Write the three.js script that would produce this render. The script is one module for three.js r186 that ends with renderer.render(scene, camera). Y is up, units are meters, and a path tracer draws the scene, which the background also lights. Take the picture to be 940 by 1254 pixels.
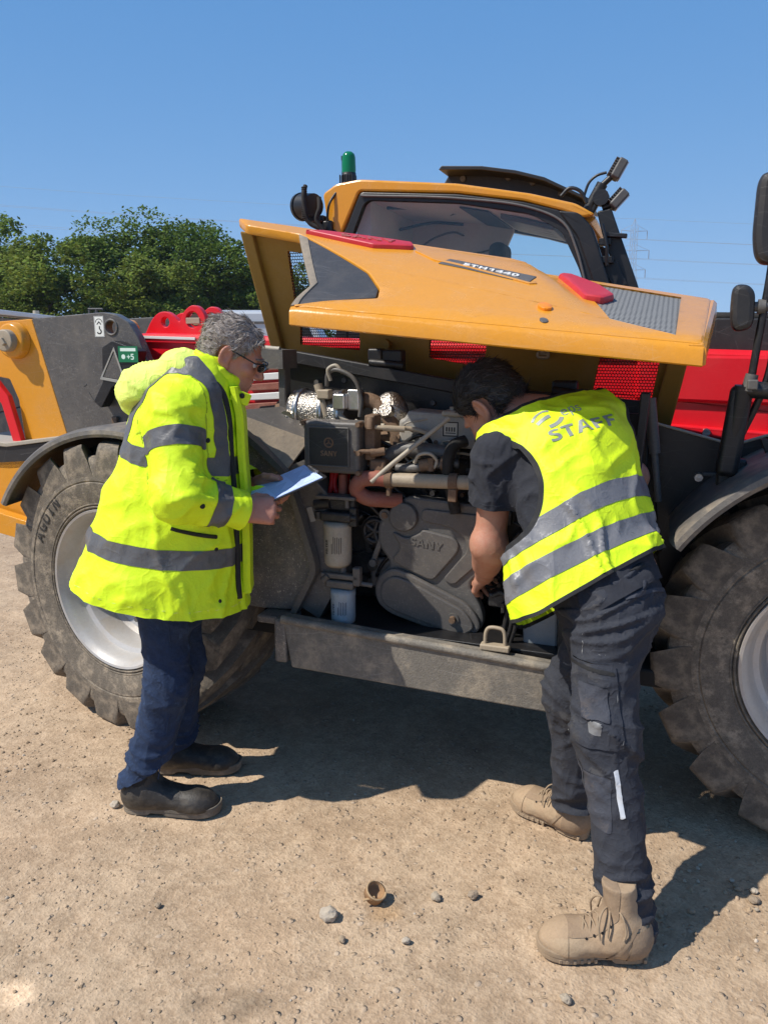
import * as THREE from 'three';
import { mergeGeometries, mergeVertices, toCreasedNormals } from 'three/addons/utils/BufferGeometryUtils.js';
import { RoundedBoxGeometry } from 'three/addons/geometries/RoundedBoxGeometry.js';
import { TessellateModifier } from 'three/addons/modifiers/TessellateModifier.js';
import { ImprovedNoise } from 'three/addons/math/ImprovedNoise.js';
import { FontLoader } from 'three/addons/loaders/FontLoader.js';
import { TextGeometry } from 'three/addons/geometries/TextGeometry.js';

const V = (x, y, z) => new THREE.Vector3(x, y, z);
const rad = (d) => d * Math.PI / 180;
const clamp = (x, a = 0, b = 1) => Math.min(b, Math.max(a, x));
const lerp = (a, b, t) => a + (b - a) * t;
const sstep = (a, b, x) => { const t = clamp((x - a) / (b - a)); return t * t * (3 - 2 * t); };
function rng(seed) { let a = seed >>> 0; return () => { a = (a + 0x6D2B79F5) | 0; let t = Math.imul(a ^ (a >>> 15), 1 | a); t = (t + Math.imul(t ^ (t >>> 7), 61 | t)) ^ t; return ((t ^ (t >>> 14)) >>> 0) / 4294967296; }; }

// ------------------------------------------------------------------ camera, sky, sun, exposure
const scene = new THREE.Scene();
const camera = new THREE.PerspectiveCamera(67.35, 767 / 1024, 0.05, 3000);
camera.position.set(0, 1.6, 0);
camera.rotation.set(rad(-12.5), 0, 0);
scene.add(camera);

const SUN = V(-0.585, 0.788, 0.19).normalize();
const sun = new THREE.DirectionalLight(new THREE.Color(1.0, 0.94, 0.85), 5.0);
sun.position.copy(SUN).multiplyScalar(20).add(V(0, 0, -3));
sun.target.position.set(0, 0, -3);
sun.castShadow = true; sun.shadow.mapSize.set(4096, 4096); sun.shadow.radius = 1.2; sun.shadow.bias = -0.0005; sun.shadow.normalBias = 0.01;
Object.assign(sun.shadow.camera, { left: -9, right: 9, top: 9, bottom: -9, near: 1, far: 60 });
scene.add(sun, sun.target);

function skyTexture() {
  const w = 512, h = 256, d = new Float32Array(w * h * 4);
  for (let j = 0; j < h; j++) for (let i = 0; i < w; i++) {
    const th = ((j + .5) / h - .5) * Math.PI, ph = ((i + .5) / w - .5) * 2 * Math.PI;
    const y = Math.sin(th), x = Math.cos(th) * Math.cos(ph), z = Math.cos(th) * Math.sin(ph);
    const e = Math.max(0, y), k = Math.pow(1 - e, 2.6), hz = Math.pow(1 - e, 9);
    let c = [lerp(.075, .23, k), lerp(.255, .50, k), lerp(.62, .90, k)];
    c = [lerp(c[0], .50, hz * .75), lerp(c[1], .72, hz * .75), lerp(c[2], .98, hz * .75)];
    const m = Math.max(0, x * SUN.x + y * SUN.y + z * SUN.z), g = .16 * Math.pow(m, 6) + .5 * Math.pow(m, 60);
    c = c.map((v, q) => v + g * [1, .97, .9][q]);
    if (y < 0) { const q = sstep(0, .15, -y); c = [lerp(c[0], .3, q), lerp(c[1], .25, q), lerp(c[2], .2, q)]; }
    const o = (j * w + i) * 4; d[o] = c[0]; d[o + 1] = c[1]; d[o + 2] = c[2]; d[o + 3] = 1;
  }
  const t = new THREE.DataTexture(d, w, h, THREE.RGBAFormat, THREE.FloatType);
  t.mapping = THREE.EquirectangularReflectionMapping; t.magFilter = t.minFilter = THREE.LinearFilter; t.wrapS = THREE.RepeatWrapping; t.needsUpdate = true;
  return t;
}
const skyMap = skyTexture();
scene.background = skyMap; scene.environment = skyMap;
scene.backgroundIntensity = 0.86; scene.environmentIntensity = 0.86;

const renderer = new THREE.WebGLRenderer({ antialias: true });
renderer.setSize(767, 1024);
renderer.toneMapping = THREE.LinearToneMapping;
renderer.toneMappingExposure = 1.09;
renderer.shadowMap.enabled = true; renderer.shadowMap.type = THREE.PCFSoftShadowMap;
scene.fog = new THREE.FogExp2(new THREE.Color(.62, .74, .9), 0.0004);

// ------------------------------------------------------------------ noise and textures
const pn = new ImprovedNoise();
const N3 = (x, y, z) => pn.noise(x, y, z);
const ridge = (x, y, z) => { const n = 1 - Math.abs(pn.noise(x, y, z)) * 2; return n; };
function lattice(n, seed) { const r = rng(seed), a = new Float32Array(n * n); for (let i = 0; i < a.length; i++) a[i] = r(); return a; }
// tileable value noise field, size px, octaves as [cells, weight]
function field(size, octs, seed) {
  const out = new Float32Array(size * size); let tw = 0;
  octs.forEach(([n, w], q) => {
    const L = lattice(n, seed + q * 17 + n); tw += w;
    for (let j = 0; j < size; j++) {
      const fy = j / size * n, y0 = Math.floor(fy), y1 = (y0 + 1) % n; let ty = fy - y0; ty = ty * ty * (3 - 2 * ty);
      for (let i = 0; i < size; i++) {
        const fx = i / size * n, x0 = Math.floor(fx), x1 = (x0 + 1) % n; let tx = fx - x0; tx = tx * tx * (3 - 2 * tx);
        const a = L[y0 * n + x0], b = L[y0 * n + x1], c = L[y1 * n + x0], d = L[y1 * n + x1];
        out[j * size + i] += w * (a + (b - a) * tx + (c - a + (a - b - c + d) * tx) * ty);
      }
    }
  });
  for (let i = 0; i < out.length; i++) out[i] /= tw;
  return out;
}
function texture(size, fn, srgb = true, repeat = 1) {   // fn(i, x, y) -> [r,g,b] linear 0..1
  const d = new Uint8Array(size * size * 4), enc = (v) => { v = clamp(v); return srgb ? (v <= .0031308 ? v * 12.92 : 1.055 * Math.pow(v, 1 / 2.4) - .055) : v; };
  for (let j = 0; j < size; j++) for (let i = 0; i < size; i++) {
    const o = j * size + i, c = fn(o, i, j);
    d[o * 4] = enc(c[0]) * 255 + .5; d[o * 4 + 1] = enc(c[1]) * 255 + .5; d[o * 4 + 2] = enc(c[2]) * 255 + .5; d[o * 4 + 3] = c.length > 3 ? clamp(c[3]) * 255 : 255;
  }
  const t = new THREE.DataTexture(d, size, size); t.wrapS = t.wrapT = THREE.RepeatWrapping; t.magFilter = THREE.LinearFilter; t.minFilter = THREE.LinearMipmapLinearFilter;
  t.generateMipmaps = true; t.anisotropy = 8; if (srgb) t.colorSpace = THREE.SRGBColorSpace; t.repeat.set(repeat, repeat); t.needsUpdate = true; return t;
}
const FS = 512;
const fCoarse = field(FS, [[4, 1], [9, .8], [21, .5], [50, .3]], 11);
const fFine = field(FS, [[60, .5], [130, .8], [256, 1]], 23);
const fMid = field(FS, [[12, 1], [30, .8], [70, .6], [160, .4]], 37);
const fScr = (() => {   // thin scratches
  const a = new Float32Array(FS * FS), r = rng(5);
  for (let k = 0; k < 170; k++) { let x = r() * FS, y = r() * FS, an = (r() - .5) * 1.1 + (r() < .2 ? 1.4 : 0); const L = 15 + r() * 90, s = .15 + r() * .6; for (let i = 0; i < L; i++) { x += Math.cos(an); y += Math.sin(an); an += (r() - .5) * .06; const o = ((y | 0) + FS * 4) % FS * FS + ((x | 0) + FS * 4) % FS; a[o] = Math.max(a[o], s); } }
  return a;
})();
const col3 = (c) => { const q = new THREE.Color(c); return [q.r, q.g, q.b]; };
const mix3 = (a, b, t) => [lerp(a[0], b[0], t), lerp(a[1], b[1], t), lerp(a[2], b[2], t)];
const DUST = [.34, .27, .19];
// worn surface: base colour with dust patches, fine grain and scratches; the tile is 1/repeat metres
function worn(base, { dust = .25, grain = .12, scr = .1, scrCol = [.6, .58, .55], dustCol = DUST, spec = 0, repeat = 1.3 } = {}) {
  const b = typeof base === 'string' ? col3(base) : base;
  return texture(FS, (o) => {
    let c = mix3(b, dustCol, dust * sstep(.38, .72, fCoarse[o] * .65 + fMid[o] * .35) + dust * .25);
    const g = 1 + grain * (fFine[o] - .5) * 2 + grain * (fMid[o] - .5);
    c = c.map((v) => v * g); c = mix3(c, scrCol, scr * fScr[o]);
    if (spec) c = mix3(c, [.5, .44, .36], spec * sstep(.70, .78, fFine[o]));
    return c;
  }, true, repeat);
}
const grainMap = texture(FS, (o) => { const v = fFine[o] * .6 + fMid[o] * .4; return [v, v, v]; }, false, 2);
const roughMap = texture(FS, (o) => { const v = clamp(.55 + (fCoarse[o] - .5) * .9 + (fFine[o] - .5) * .25); return [v, v, v]; }, false, 1.3);
function mat(o) { const m = o.physical ? new THREE.MeshPhysicalMaterial() : new THREE.MeshStandardMaterial(); delete o.physical; if (Array.isArray(o.color)) o.color = new THREE.Color().setRGB(...o.color); m.setValues(o); return m; }
const bumped = (o, scale = .0015, tex = grainMap) => mat({ bumpMap: tex, bumpScale: scale, ...o });
const M = {
  orange: bumped({ map: worn([.68, .285, .016], { dust: .12, grain: .06, scr: .22, scrCol: [.75, .6, .4] }), roughness: .42, roughnessMap: roughMap }, .0004),
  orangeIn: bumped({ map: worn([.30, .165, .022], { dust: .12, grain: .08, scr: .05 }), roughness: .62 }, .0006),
  red: bumped({ map: worn([.70, .006, .016], { dust: .04, grain: .03, scr: .05, scrCol: [.8, .5, .4] }), roughness: .3 }, .0003),
  redBadge: bumped({ map: worn([.50, .018, .03], { dust: .05, grain: .08, scr: .1 }), roughness: .45 }, .0005),
  redRubber: bumped({ map: worn([.27, .07, .045], { dust: .35, grain: .12, scr: 0 }), roughness: .7 }),
  grey: bumped({ map: worn([.085, .081, .077], { dust: .12, grain: .16, scr: .22, spec: .15 }), roughness: .6, roughnessMap: roughMap }, .0007),
  dark: bumped({ map: worn([.016, .016, .017], { dust: .03, grain: .2, scr: .15 }), roughness: .5 }, .0007),
  black: bumped({ map: worn([.009, .009, .010], { dust: .02, grain: .2, scr: .08 }), roughness: .42 }, .0005),
  blackMatte: bumped({ map: worn([.010, .010, .010], { dust: .05, grain: .25, scr: 0 }), roughness: .85 }),
  plastic: bumped({ map: worn([.085, .080, .076], { dust: .14, grain: .12, scr: .12, spec: .12 }), roughness: .5 }, .0006),
  texPlastic: bumped({ map: worn([.13, .125, .12], { dust: .3, grain: .35, scr: .04, spec: .85, repeat: 2.2 }), roughness: .42 }, .002),
  dusty: bumped({ map: worn([.21, .175, .135], { dust: .5, grain: .14, scr: .05 }), roughness: .9 }),
  sill: bumped({ map: worn([.125, .118, .105], { dust: .6, grain: .25, scr: .3, dustCol: [.36, .30, .22], repeat: 1.6 }), roughness: .75 }, .002),
  fender: bumped({ map: worn([.07, .07, .072], { dust: .55, grain: .14, scr: .1 }), roughness: .6 }),
  fenderIn: bumped({ map: worn([.035, .036, .028], { dust: .4, grain: .3, scr: .1 }), roughness: .8 }),
  rubber: bumped({ map: worn([.10, .086, .069], { dust: .55, grain: .42, scr: .22, scrCol: [.30, .26, .2], dustCol: [.38, .31, .225], repeat: 3.7 }), roughness: .85 }, .0028),
  tread: bumped({ map: worn([.085, .073, .059], { dust: .5, grain: .25, scr: .08, dustCol: [.33, .265, .19], repeat: 3.1 }), roughness: .85 }, .0028),
  rim: bumped({ map: worn([.46, .45, .44], { dust: .5, grain: .07, scr: .1, dustCol: [.42, .36, .29] }), roughness: .42, metalness: .25 }, .0004),
  steel: bumped({ map: worn([.62, .60, .57], { dust: .25, grain: .15, scr: .2 }), roughness: .3, metalness: 1 }, .0008),
  foil: bumped({ map: worn([.36, .34, .315], { dust: .3, grain: .2, scr: .1 }), roughness: .36, metalness: 1 }, .006),
  rust: bumped({ map: worn([.17, .105, .065], { dust: .2, grain: .3, scr: 0 }), roughness: .8, metalness: .3 }, .001),
  tan: bumped({ map: worn([.34, .28, .20], { dust: .25, grain: .14, scr: .1 }), roughness: .6 }, .0005),
  beige: bumped({ map: worn([.38, .34, .27], { dust: .25, grain: .15, scr: .1 }), roughness: .55 }, .0006),
  greyTank: bumped({ map: worn([.30, .30, .28], { dust: .4, grain: .14, scr: .1 }), roughness: .55 }, .0006),
  blueTank: bumped({ map: worn([.20, .235, .265], { dust: .25, grain: .1, scr: .1 }), roughness: .5 }, .0006),
  green: mat({ color: [.004, .16, .06], roughness: .18, transparent: false }),
  lampGrey: bumped({ map: worn([.085, .083, .08], { dust: .15, grain: .2, scr: .1 }), roughness: .5 }, .0006),
  lens: mat({ color: [.5, .5, .5], roughness: .12, metalness: .4 }),
  amber: mat({ color: [.78, .24, .008], roughness: .25 }),
  white: bumped({ map: worn([.74, .73, .70], { dust: .12, grain: .05, scr: .05 }), roughness: .6 }, .0003),
  headliner: bumped({ map: worn([.62, .60, .57], { dust: .2, grain: .1, scr: 0 }), roughness: .9 }),
  glass: mat({ physical: true, color: [.93, .97, .96], transmission: 1, roughness: .02, thickness: 0, ior: 1.45 }),
};

// ------------------------------------------------------------------ object helpers
const taken = {};
function numbered(n) { taken[n] = (taken[n] ?? -1) + 1; return taken[n] ? `${n}_${String(taken[n]).padStart(3, '0')}` : n; }
function tag(o, label, category, group, kind) { if (label) o.userData.label = label; if (category) o.userData.category = category; if (group) o.userData.group = group; if (kind) o.userData.kind = kind; return o; }
function thing(name, label, category, pos, turn = 0, group) { const g = new THREE.Group(); g.name = numbered(name); g.position.set(...pos); g.rotation.y = turn; scene.add(g); return tag(g, label, category, group); }
function boxUV(g) {   // uv in metres, chosen by the face's dominant axis
  if (g.index) g = g.toNonIndexed();
  const p = g.attributes.position, uv = new Float32Array(p.count * 2), a = V(), b = V(), c = V();
  for (let i = 0; i < p.count; i += 3) {
    a.fromBufferAttribute(p, i); b.fromBufferAttribute(p, i + 1); c.fromBufferAttribute(p, i + 2);
    const n = b.clone().sub(a).cross(c.clone().sub(a)), x = Math.abs(n.x), y = Math.abs(n.y), z = Math.abs(n.z);
    [a, b, c].forEach((q, k) => { const o = (i + k) * 2; if (x > y && x > z) { uv[o] = q.z; uv[o + 1] = q.y; } else if (y > z) { uv[o] = q.x; uv[o + 1] = q.z; } else { uv[o] = q.x; uv[o + 1] = q.y; } });
  }
  g.setAttribute('uv', new THREE.BufferAttribute(uv, 2)); return g;
}
function clean(g) { g = g.index ? g.toNonIndexed() : g.clone(); for (const k of Object.keys(g.attributes)) if (!['position', 'normal', 'uv'].includes(k)) g.deleteAttribute(k); if (!g.attributes.normal) g.computeVertexNormals(); return g; }
function join(list) { const l = list.flat(9).map((g) => { g = clean(g); if (!g.attributes.uv) g = boxUV(g); return g; }); return l.length > 1 ? mergeGeometries(l) : l[0]; }
function put(name, geos, m, parent, keepUV) {
  let g = Array.isArray(geos) ? join(geos) : geos; if (!keepUV) g = boxUV(g);
  const o = new THREE.Mesh(g, m); o.name = parent && parent !== scene ? name : numbered(name); o.castShadow = o.receiveShadow = true; (parent ?? scene).add(o); return o;
}
function putEach(name, geos, m, parent) { geos.flat(9).forEach((g) => put(name, [g], m, parent)); }
const toV = (a) => a.isVector3 ? a : V(...a);
function box(c, s, r = .004, rot) { const g = new RoundedBoxGeometry(s[0], s[1], s[2], 2, Math.min(r, Math.min(...s) * .45)); if (rot) { g.rotateX(rot[0]); g.rotateY(rot[1]); g.rotateZ(rot[2]); } g.translate(...c); return g; }
function rod(a, b, r, r2 = r, seg = 14) { a = toV(a); b = toV(b); const d = b.clone().sub(a), g = new THREE.CylinderGeometry(r2, r, d.length(), seg); g.applyQuaternion(new THREE.Quaternion().setFromUnitVectors(V(0, 1, 0), d.clone().normalize())); g.translate(...a.clone().add(b).multiplyScalar(.5).toArray()); return g; }
function hose(pts, r, seg = 40, rs = 9) { return new THREE.TubeGeometry(new THREE.CatmullRomCurve3(pts.map(toV)), seg, r, rs); }
function lathe(prof, a, b, seg = 40) {   // profile [radius, t 0..1] along a->b
  a = toV(a); b = toV(b); const d = b.clone().sub(a), L = d.length(), g = new THREE.LatheGeometry(prof.map(([r, t]) => new THREE.Vector2(r, t * L)), seg);
  g.applyQuaternion(new THREE.Quaternion().setFromUnitVectors(V(0, 1, 0), d.normalize())); g.translate(a.x, a.y, a.z); return g;
}
function shape2(pts, round = 0) {   // polygon with rounded corners
  const s = new THREE.Shape(), n = pts.length;
  if (!round) { pts.forEach(([x, y], i) => i ? s.lineTo(x, y) : s.moveTo(x, y)); s.closePath(); return s; }
  for (let i = 0; i < n; i++) {
    const p = new THREE.Vector2(...pts[i]), a = new THREE.Vector2(...pts[(i + n - 1) % n]), b = new THREE.Vector2(...pts[(i + 1) % n]);
    const ra = Math.min(round, p.distanceTo(a) * .45), rb = Math.min(round, p.distanceTo(b) * .45);
    const q = p.clone().lerp(a, ra / p.distanceTo(a)), w = p.clone().lerp(b, rb / p.distanceTo(b));
    i ? s.lineTo(q.x, q.y) : s.moveTo(q.x, q.y); s.quadraticCurveTo(p.x, p.y, w.x, w.y);
  }
  s.closePath(); return s;
}
// plate in the plane z = w of its parent: outline [u, v], thickness t reaching back from w
function plate(pts, w, t, { round = .006, holes = [], bevel = .003, seg = 3 } = {}) {
  const s = shape2(pts, round); holes.forEach((h) => s.holes.push(h instanceof THREE.Path ? h : shape2(h, .006)));
  const b = Math.min(bevel, t * .4), g = new THREE.ExtrudeGeometry(s, { depth: t - 2 * b, bevelEnabled: b > 0, bevelThickness: b, bevelSize: b, bevelOffset: -b, bevelSegments: 2, curveSegments: seg * 4 });
  g.translate(0, 0, w - t + b); return g;
}
const circlePath = (x, y, r) => { const p = new THREE.Path(); p.absarc(x, y, r, 0, Math.PI * 2); return p; };
function plate3(P, t, opt = {}) {   // plate through 3-D points (first three span its plane), thickness reaching against the normal
  P = P.map(toV); const o = P[0], e1 = P[1].clone().sub(o).normalize(), n = e1.clone().cross(P[P.length - 1].clone().sub(o)).normalize(), e2 = n.clone().cross(e1);
  const g = plate(P.map((p) => { const d = p.clone().sub(o); return [d.dot(e1), d.dot(e2)]; }), 0, t, opt);
  g.applyMatrix4(new THREE.Matrix4().makeBasis(e1, e2, n).setPosition(o)); return g;
}
function strip(path, prof) {   // sweep a [side, up] profile along path points {p, side, up}
  const n = path.length, m = prof.length, pos = [], idx = [];
  path.forEach(({ p, side, up }) => prof.forEach(([a, b]) => pos.push(p.x + side.x * a + up.x * b, p.y + side.y * a + up.y * b, p.z + side.z * a + up.z * b)));
  for (let i = 0; i < n - 1; i++) for (let j = 0; j < m; j++) { const a = i * m + j, b = i * m + (j + 1) % m, c = a + m, d = b + m; idx.push(a, c, b, b, c, d); }
  const cap = (o, f) => { for (let j = 1; j < m - 1; j++) f ? idx.push(o, o + j, o + j + 1) : idx.push(o, o + j + 1, o + j); };
  cap(0, 1); cap((n - 1) * m, 0);
  const g = new THREE.BufferGeometry(); g.setAttribute('position', new THREE.Float32BufferAttribute(pos, 3)); g.setIndex(idx); return toCreasedNormals(g, .6);
}
const fontBold = await new FontLoader().loadAsync('fonts/droid/droid_sans_bold.typeface.json');
function text3(str, size, depth, curve = 4) { const g = new TextGeometry(str, { font: fontBold, size, depth, curveSegments: curve, bevelEnabled: false }); g.computeBoundingBox(); const b = g.boundingBox; g.translate(-(b.min.x + b.max.x) / 2, -(b.min.y + b.max.y) / 2, 0); return g; }
function canvasTex(w, h, draw) { const c = document.createElement('canvas'); c.width = w; c.height = h; const x = c.getContext('2d'); draw(x, w, h); const t = new THREE.CanvasTexture(c); t.colorSpace = THREE.SRGBColorSpace; t.anisotropy = 8; return t; }
function decal(w, h) { const g = new THREE.BoxGeometry(w, h, .0016); return g; }
function wireMesh(pitch, open) {   // perforated sheet as alpha
  return texture(64, (o, x, y) => { const u = (x / 64 * 2) % 1, v = (y / 64 * 2) % 1, ix = Math.floor(x / 32), q = Math.floor(y / 32) % 2 ? (u + .5) % 1 : u; const d = Math.hypot(q - .5, v - .5); const a = d < open ? 0 : 1; return [a, a, a]; }, false, 1 / (pitch * 2));
}
// ------------------------------------------------------------------ the telehandler (x along the machine to its front, z outwards towards the viewer)
const machine = thing('telehandler', 'orange and red telehandler with its engine hood raised', 'telehandler', [0.142, 0, -2.474], rad(-20));
const sub = (name, pos = [0, 0, 0], turn = 0, parent = machine) => { const g = new THREE.Group(); g.name = name; g.position.set(...pos); g.rotation.y = turn; parent.add(g); return g; };

// wheels
const tyreProf = [[.318, .15], [.336, .178], [.352, .19], [.356, .186], [.362, .192], [.40, .203], [.45, .208], [.455, .204], [.46, .208], [.51, .2065], [.535, .203], [.550, .194], [.556, .17], [.560, .12], [.562, .05]];
const tyreGeo = (() => { const pts = [...tyreProf, ...tyreProf.slice().reverse().map(([r, z]) => [r, -z])].map(([r, z]) => new THREE.Vector2(r, z)); const g = new THREE.LatheGeometry(pts, 120); g.rotateX(Math.PI / 2); return boxUV(toCreasedNormals(g, .5)); })();
function lugGeo(side, seed) {
  const r = rng(seed), st = [[.2075, .47, .50, -.02, .058], [.2090, .50, .552, -.015, .058], [.2085, .53, .592, -.005, .057], [.196, .54, .607, .010, .056], [.12, .545, .611, .125, .050], [.05, .545, .611, .235, .047], [-.02, .545, .610, .345, .040]];
  const pos = [], idx = [];
  st.forEach(([z, rb, rt, th, hw]) => {
    const j = () => (r() - .5) * .004; const W = hw + j();
    [[rb, -W * 1.32], [rt + j() * .5, -W], [rt + j() * .5, W], [rb, W * 1.32]].forEach(([q, w]) => { const a = th + w / q; pos.push(q * Math.cos(a * side), q * Math.sin(a * side), z * side); });
  });
  for (let i = 0; i < st.length - 1; i++) for (let k = 0; k < 3; k++) { const a = i * 4 + k, b = a + 1, c = a + 4, d = b + 4; idx.push(a, b, c, b, d, c); }
  idx.push(0, 2, 1, 0, 3, 2); const o = (st.length - 1) * 4; idx.push(o, o + 1, o + 2, o, o + 2, o + 3);
  const g = new THREE.BufferGeometry(); g.setAttribute('position', new THREE.Float32BufferAttribute(pos, 3)); g.setIndex(idx);
  return boxUV(toCreasedNormals(g, .95));
}
const lugs = { 1: [1, 2, 3].map((k) => lugGeo(1, k)), [-1]: [4, 5, 6].map((k) => lugGeo(-1, k)) };
const rimGeo = (() => {
  const p = [[.30, -.15], [.325, -.16], [.336, -.178], [.336, -.165], [.312, -.13], [.285, -.10], [.285, .09], [.29, .105], [.305, .118], [.312, .15], [.322, .168], [.335, .178], [.341, .186], [.338, .193], [.329, .19], [.318, .172], [.308, .155], [.302, .125], [.296, .112], [.278, .102], [.272, .085], [.268, .01], [.255, -.012], [.235, -.02], [.18, -.01], [.165, .0]];
  const g = new THREE.LatheGeometry(p.map(([r, z]) => new THREE.Vector2(r, z)), 96); g.rotateX(Math.PI / 2); return toCreasedNormals(g, .45);
})();
function makeWheel(pos, turn, phase, letters) {
  const w = sub('wheel', pos, turn);
  put('tyre', tyreGeo, M.rubber, w, true);
  for (const side of [1, -1]) for (let k = 0; k < 18; k++) {
    const m = new THREE.Mesh(lugs[side][(k * 7) % 3], M.tread); m.name = 'tread_lug'; m.castShadow = m.receiveShadow = true; m.rotation.z = phase + k / 18 * Math.PI * 2 + (side < 0 ? .1745 : 0); w.add(m);
  }
  put('rim', rimGeo, M.rim, w);
  const hub = [lathe([[.17, 0], [.172, .06], [.16, .075], [.15, .09], [.09, .10], [.085, .115], [0, .118]], [0, 0, -.03], [0, 0, .97], 40)]; 
  put('hub', hub, M.rim, w);
  const nuts = []; for (let k = 0; k < 10; k++) { const a = k / 10 * Math.PI * 2; nuts.push(rod([.205 * Math.cos(a), .205 * Math.sin(a), -.02], [.205 * Math.cos(a), .205 * Math.sin(a), .012], .014, .013, 6)); }
  putEach('wheel_nut', nuts, M.lampGrey, w);
  put('rim_bead', (() => { const l = []; for (const r of [.350, .362]) { const g = new THREE.TorusGeometry(r, .0045, 8, 90); g.translate(0, 0, .19); l.push(g); } return l; })(), M.rubber, w);
  if (letters) {
    const gs = [...letters[0]].map((ch, i) => { const g = text3(ch, .045, .0022, 3); const a = letters[1] - i * .115; g.rotateZ(a - Math.PI / 2); g.translate(.435 * Math.cos(a), .435 * Math.sin(a), .2055); return g; });
    put('raised_lettering', gs, M.blackMatte, w);
  }
  return w;
}
makeWheel([-1.343, .600, -.263], rad(-10), .06, ['AGOIN', rad(155)]);
makeWheel([1.345, .603, -.325], rad(-5), .11, null);
put('axle', [rod([-1.343, .6, -.5], [-1.343, .6, -1.9], .10), rod([1.374, .6, -.6], [1.374, .6, -1.9], .10), box([-1.343, .6, -1.2], [.3, .3, .4], .05), box([1.374, .6, -1.2], [.3, .3, .4], .05), ...[-1.343, 1.374].flatMap((u) => [rod([u, .6, -1.68], [u, .6, -2.02], .585, .585, 40)])], M.blackMatte, machine);

// fenders
function fender(name, cx, cy, R, a0, a1, w0, w1, tail) {
  const path = [], n = 40;
  for (let i = 0; i <= n; i++) { const a = lerp(a0, a1, i / n), k = tail ? .0 : 0; path.push({ p: V(cx + (R + k) * Math.cos(a), cy + (R + k) * Math.sin(a), 0), side: V(0, 0, 1), up: V(Math.cos(a), Math.sin(a), 0) }); }
  const prof = [[w1, 0], [w0 - .05, 0], [w0 - .02, -.004], [w0 - .004, -.014], [w0, -.03], [w0 - .005, -.042], [w0 - .012, -.042], [w0 - .014, -.026], [w0 - .03, -.016], [w1, -.014]];
  return put(name, strip(path, prof), M.fender, machine);
}
fender('fender', -1.343, .60, .675, rad(72), rad(150), -.075, -.52);
fender('fender', 1.374, .605, .742, rad(35), rad(147), -.01, -.44);

// chassis: long frame, belly, dark walls round the engine bay
put('chassis_frame', [box([0, .62, -1.0], [3.6, .32, .5], .02), box([.0, .50, -.62], [1.6, .06, .9], .01), box([1.35, .95, -1.0], [1.3, .4, .5], .02), box([-1.5, .9, -.95], [1.3, .45, .5], .02)], M.blackMatte, machine);
put('engine_bay_wall', [
  plate([[-.78, 1.54], [-.45, 1.50], [0, 1.42], [.35, 1.375], [.64, 1.36], [.70, .55], [-.60, .55], [-.72, 1.2]], -.50, .03),
  plate([[.50, 1.37], [.66, 1.36], [.70, .58], [.55, .58]], -.36, .02),
  box([0, .575, -.3], [1.15, .02, .46], .004),
], M.black, machine);
put('engine_bay_rail', [box([-.36, 1.485, -.475], [.86, .05, .03], .006, [0, 0, -.155]), box([.33, 1.395, -.475], [.6, .05, .03], .006, [0, 0, -.07])], M.dark, machine);
putEach('wall_bolt', [[-.62, 1.44], [-.50, 1.45], [-.30, 1.40], [-.13, 1.37], [.02, 1.33], [.16, 1.34], [.5, 1.31]].map(([u, v]) => rod([u, v, -.50], [u, v, -.488], .012, .011, 6)), M.lampGrey, machine);
put('hinge_bracket', [box([-.30, 1.515, -.50], [.10, .11, .05], .01), box([-.36, 1.55, -.49], [.06, .05, .05], .01), rod([-.38, 1.52, -.47], [-.24, 1.51, -.47], .016)], M.black, machine);
put('hinge_bracket', [box([.37, 1.42, -.46], [.09, .09, .05], .01), rod([.33, 1.43, -.43], [.42, 1.42, -.43], .016)], M.black, machine);
put('bay_post', [box([.63, 1.02, -.20], [.03, .85, .05], .006, [0, 0, -.05])], M.dark, machine);
put('gas_strut', [rod([.665, 1.40, -.30], [.712, 1.08, -.30], .012), rod([.662, 1.42, -.30], [.69, 1.24, -.30], .019)], M.lampGrey, machine);
// dark plates ahead of the bay, under the boom
put('chassis_plate', [
  plate([[.66, 1.33], [.884, 1.273], [.932, 1.262], [1.03, 1.297], [1.9, 1.30], [1.9, .75], [.74, .75], [.70, 1.1]], -.42, .02),
  plate([[1.0, 1.30], [1.9, 1.33], [1.9, 1.0], [1.05, 1.18]], -.30, .015),
  box([1.3, 1.0, -.7], [1.3, .5, .5], .02),
], M.black, machine);
put('plate_edge', [rod([.66, 1.334, -.412], [.884, 1.277, -.412], .005), rod([.884, 1.277, -.412], [.932, 1.264, -.412], .005), rod([.932, 1.264, -.412], [1.03, 1.30, -.412], .005), rod([1.03, 1.30, -.412], [1.9, 1.303, -.412], .005)], M.beige, machine);
putEach('plate_bolt', [rod([.835, 1.15, -.42], [.835, 1.15, -.40], .015, .014, 8), rod([.90, 1.165, -.42], [.90, 1.165, -.402], .010, .009, 8)], M.steel, machine);
put('bracket_bar', [box([.91, 1.163, -.405], [.13, .012, .012], .003), box([1.0, 1.16, -.38], [.04, .11, .012], .004, [0, 0, .7])], M.lampGrey, machine);

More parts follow.
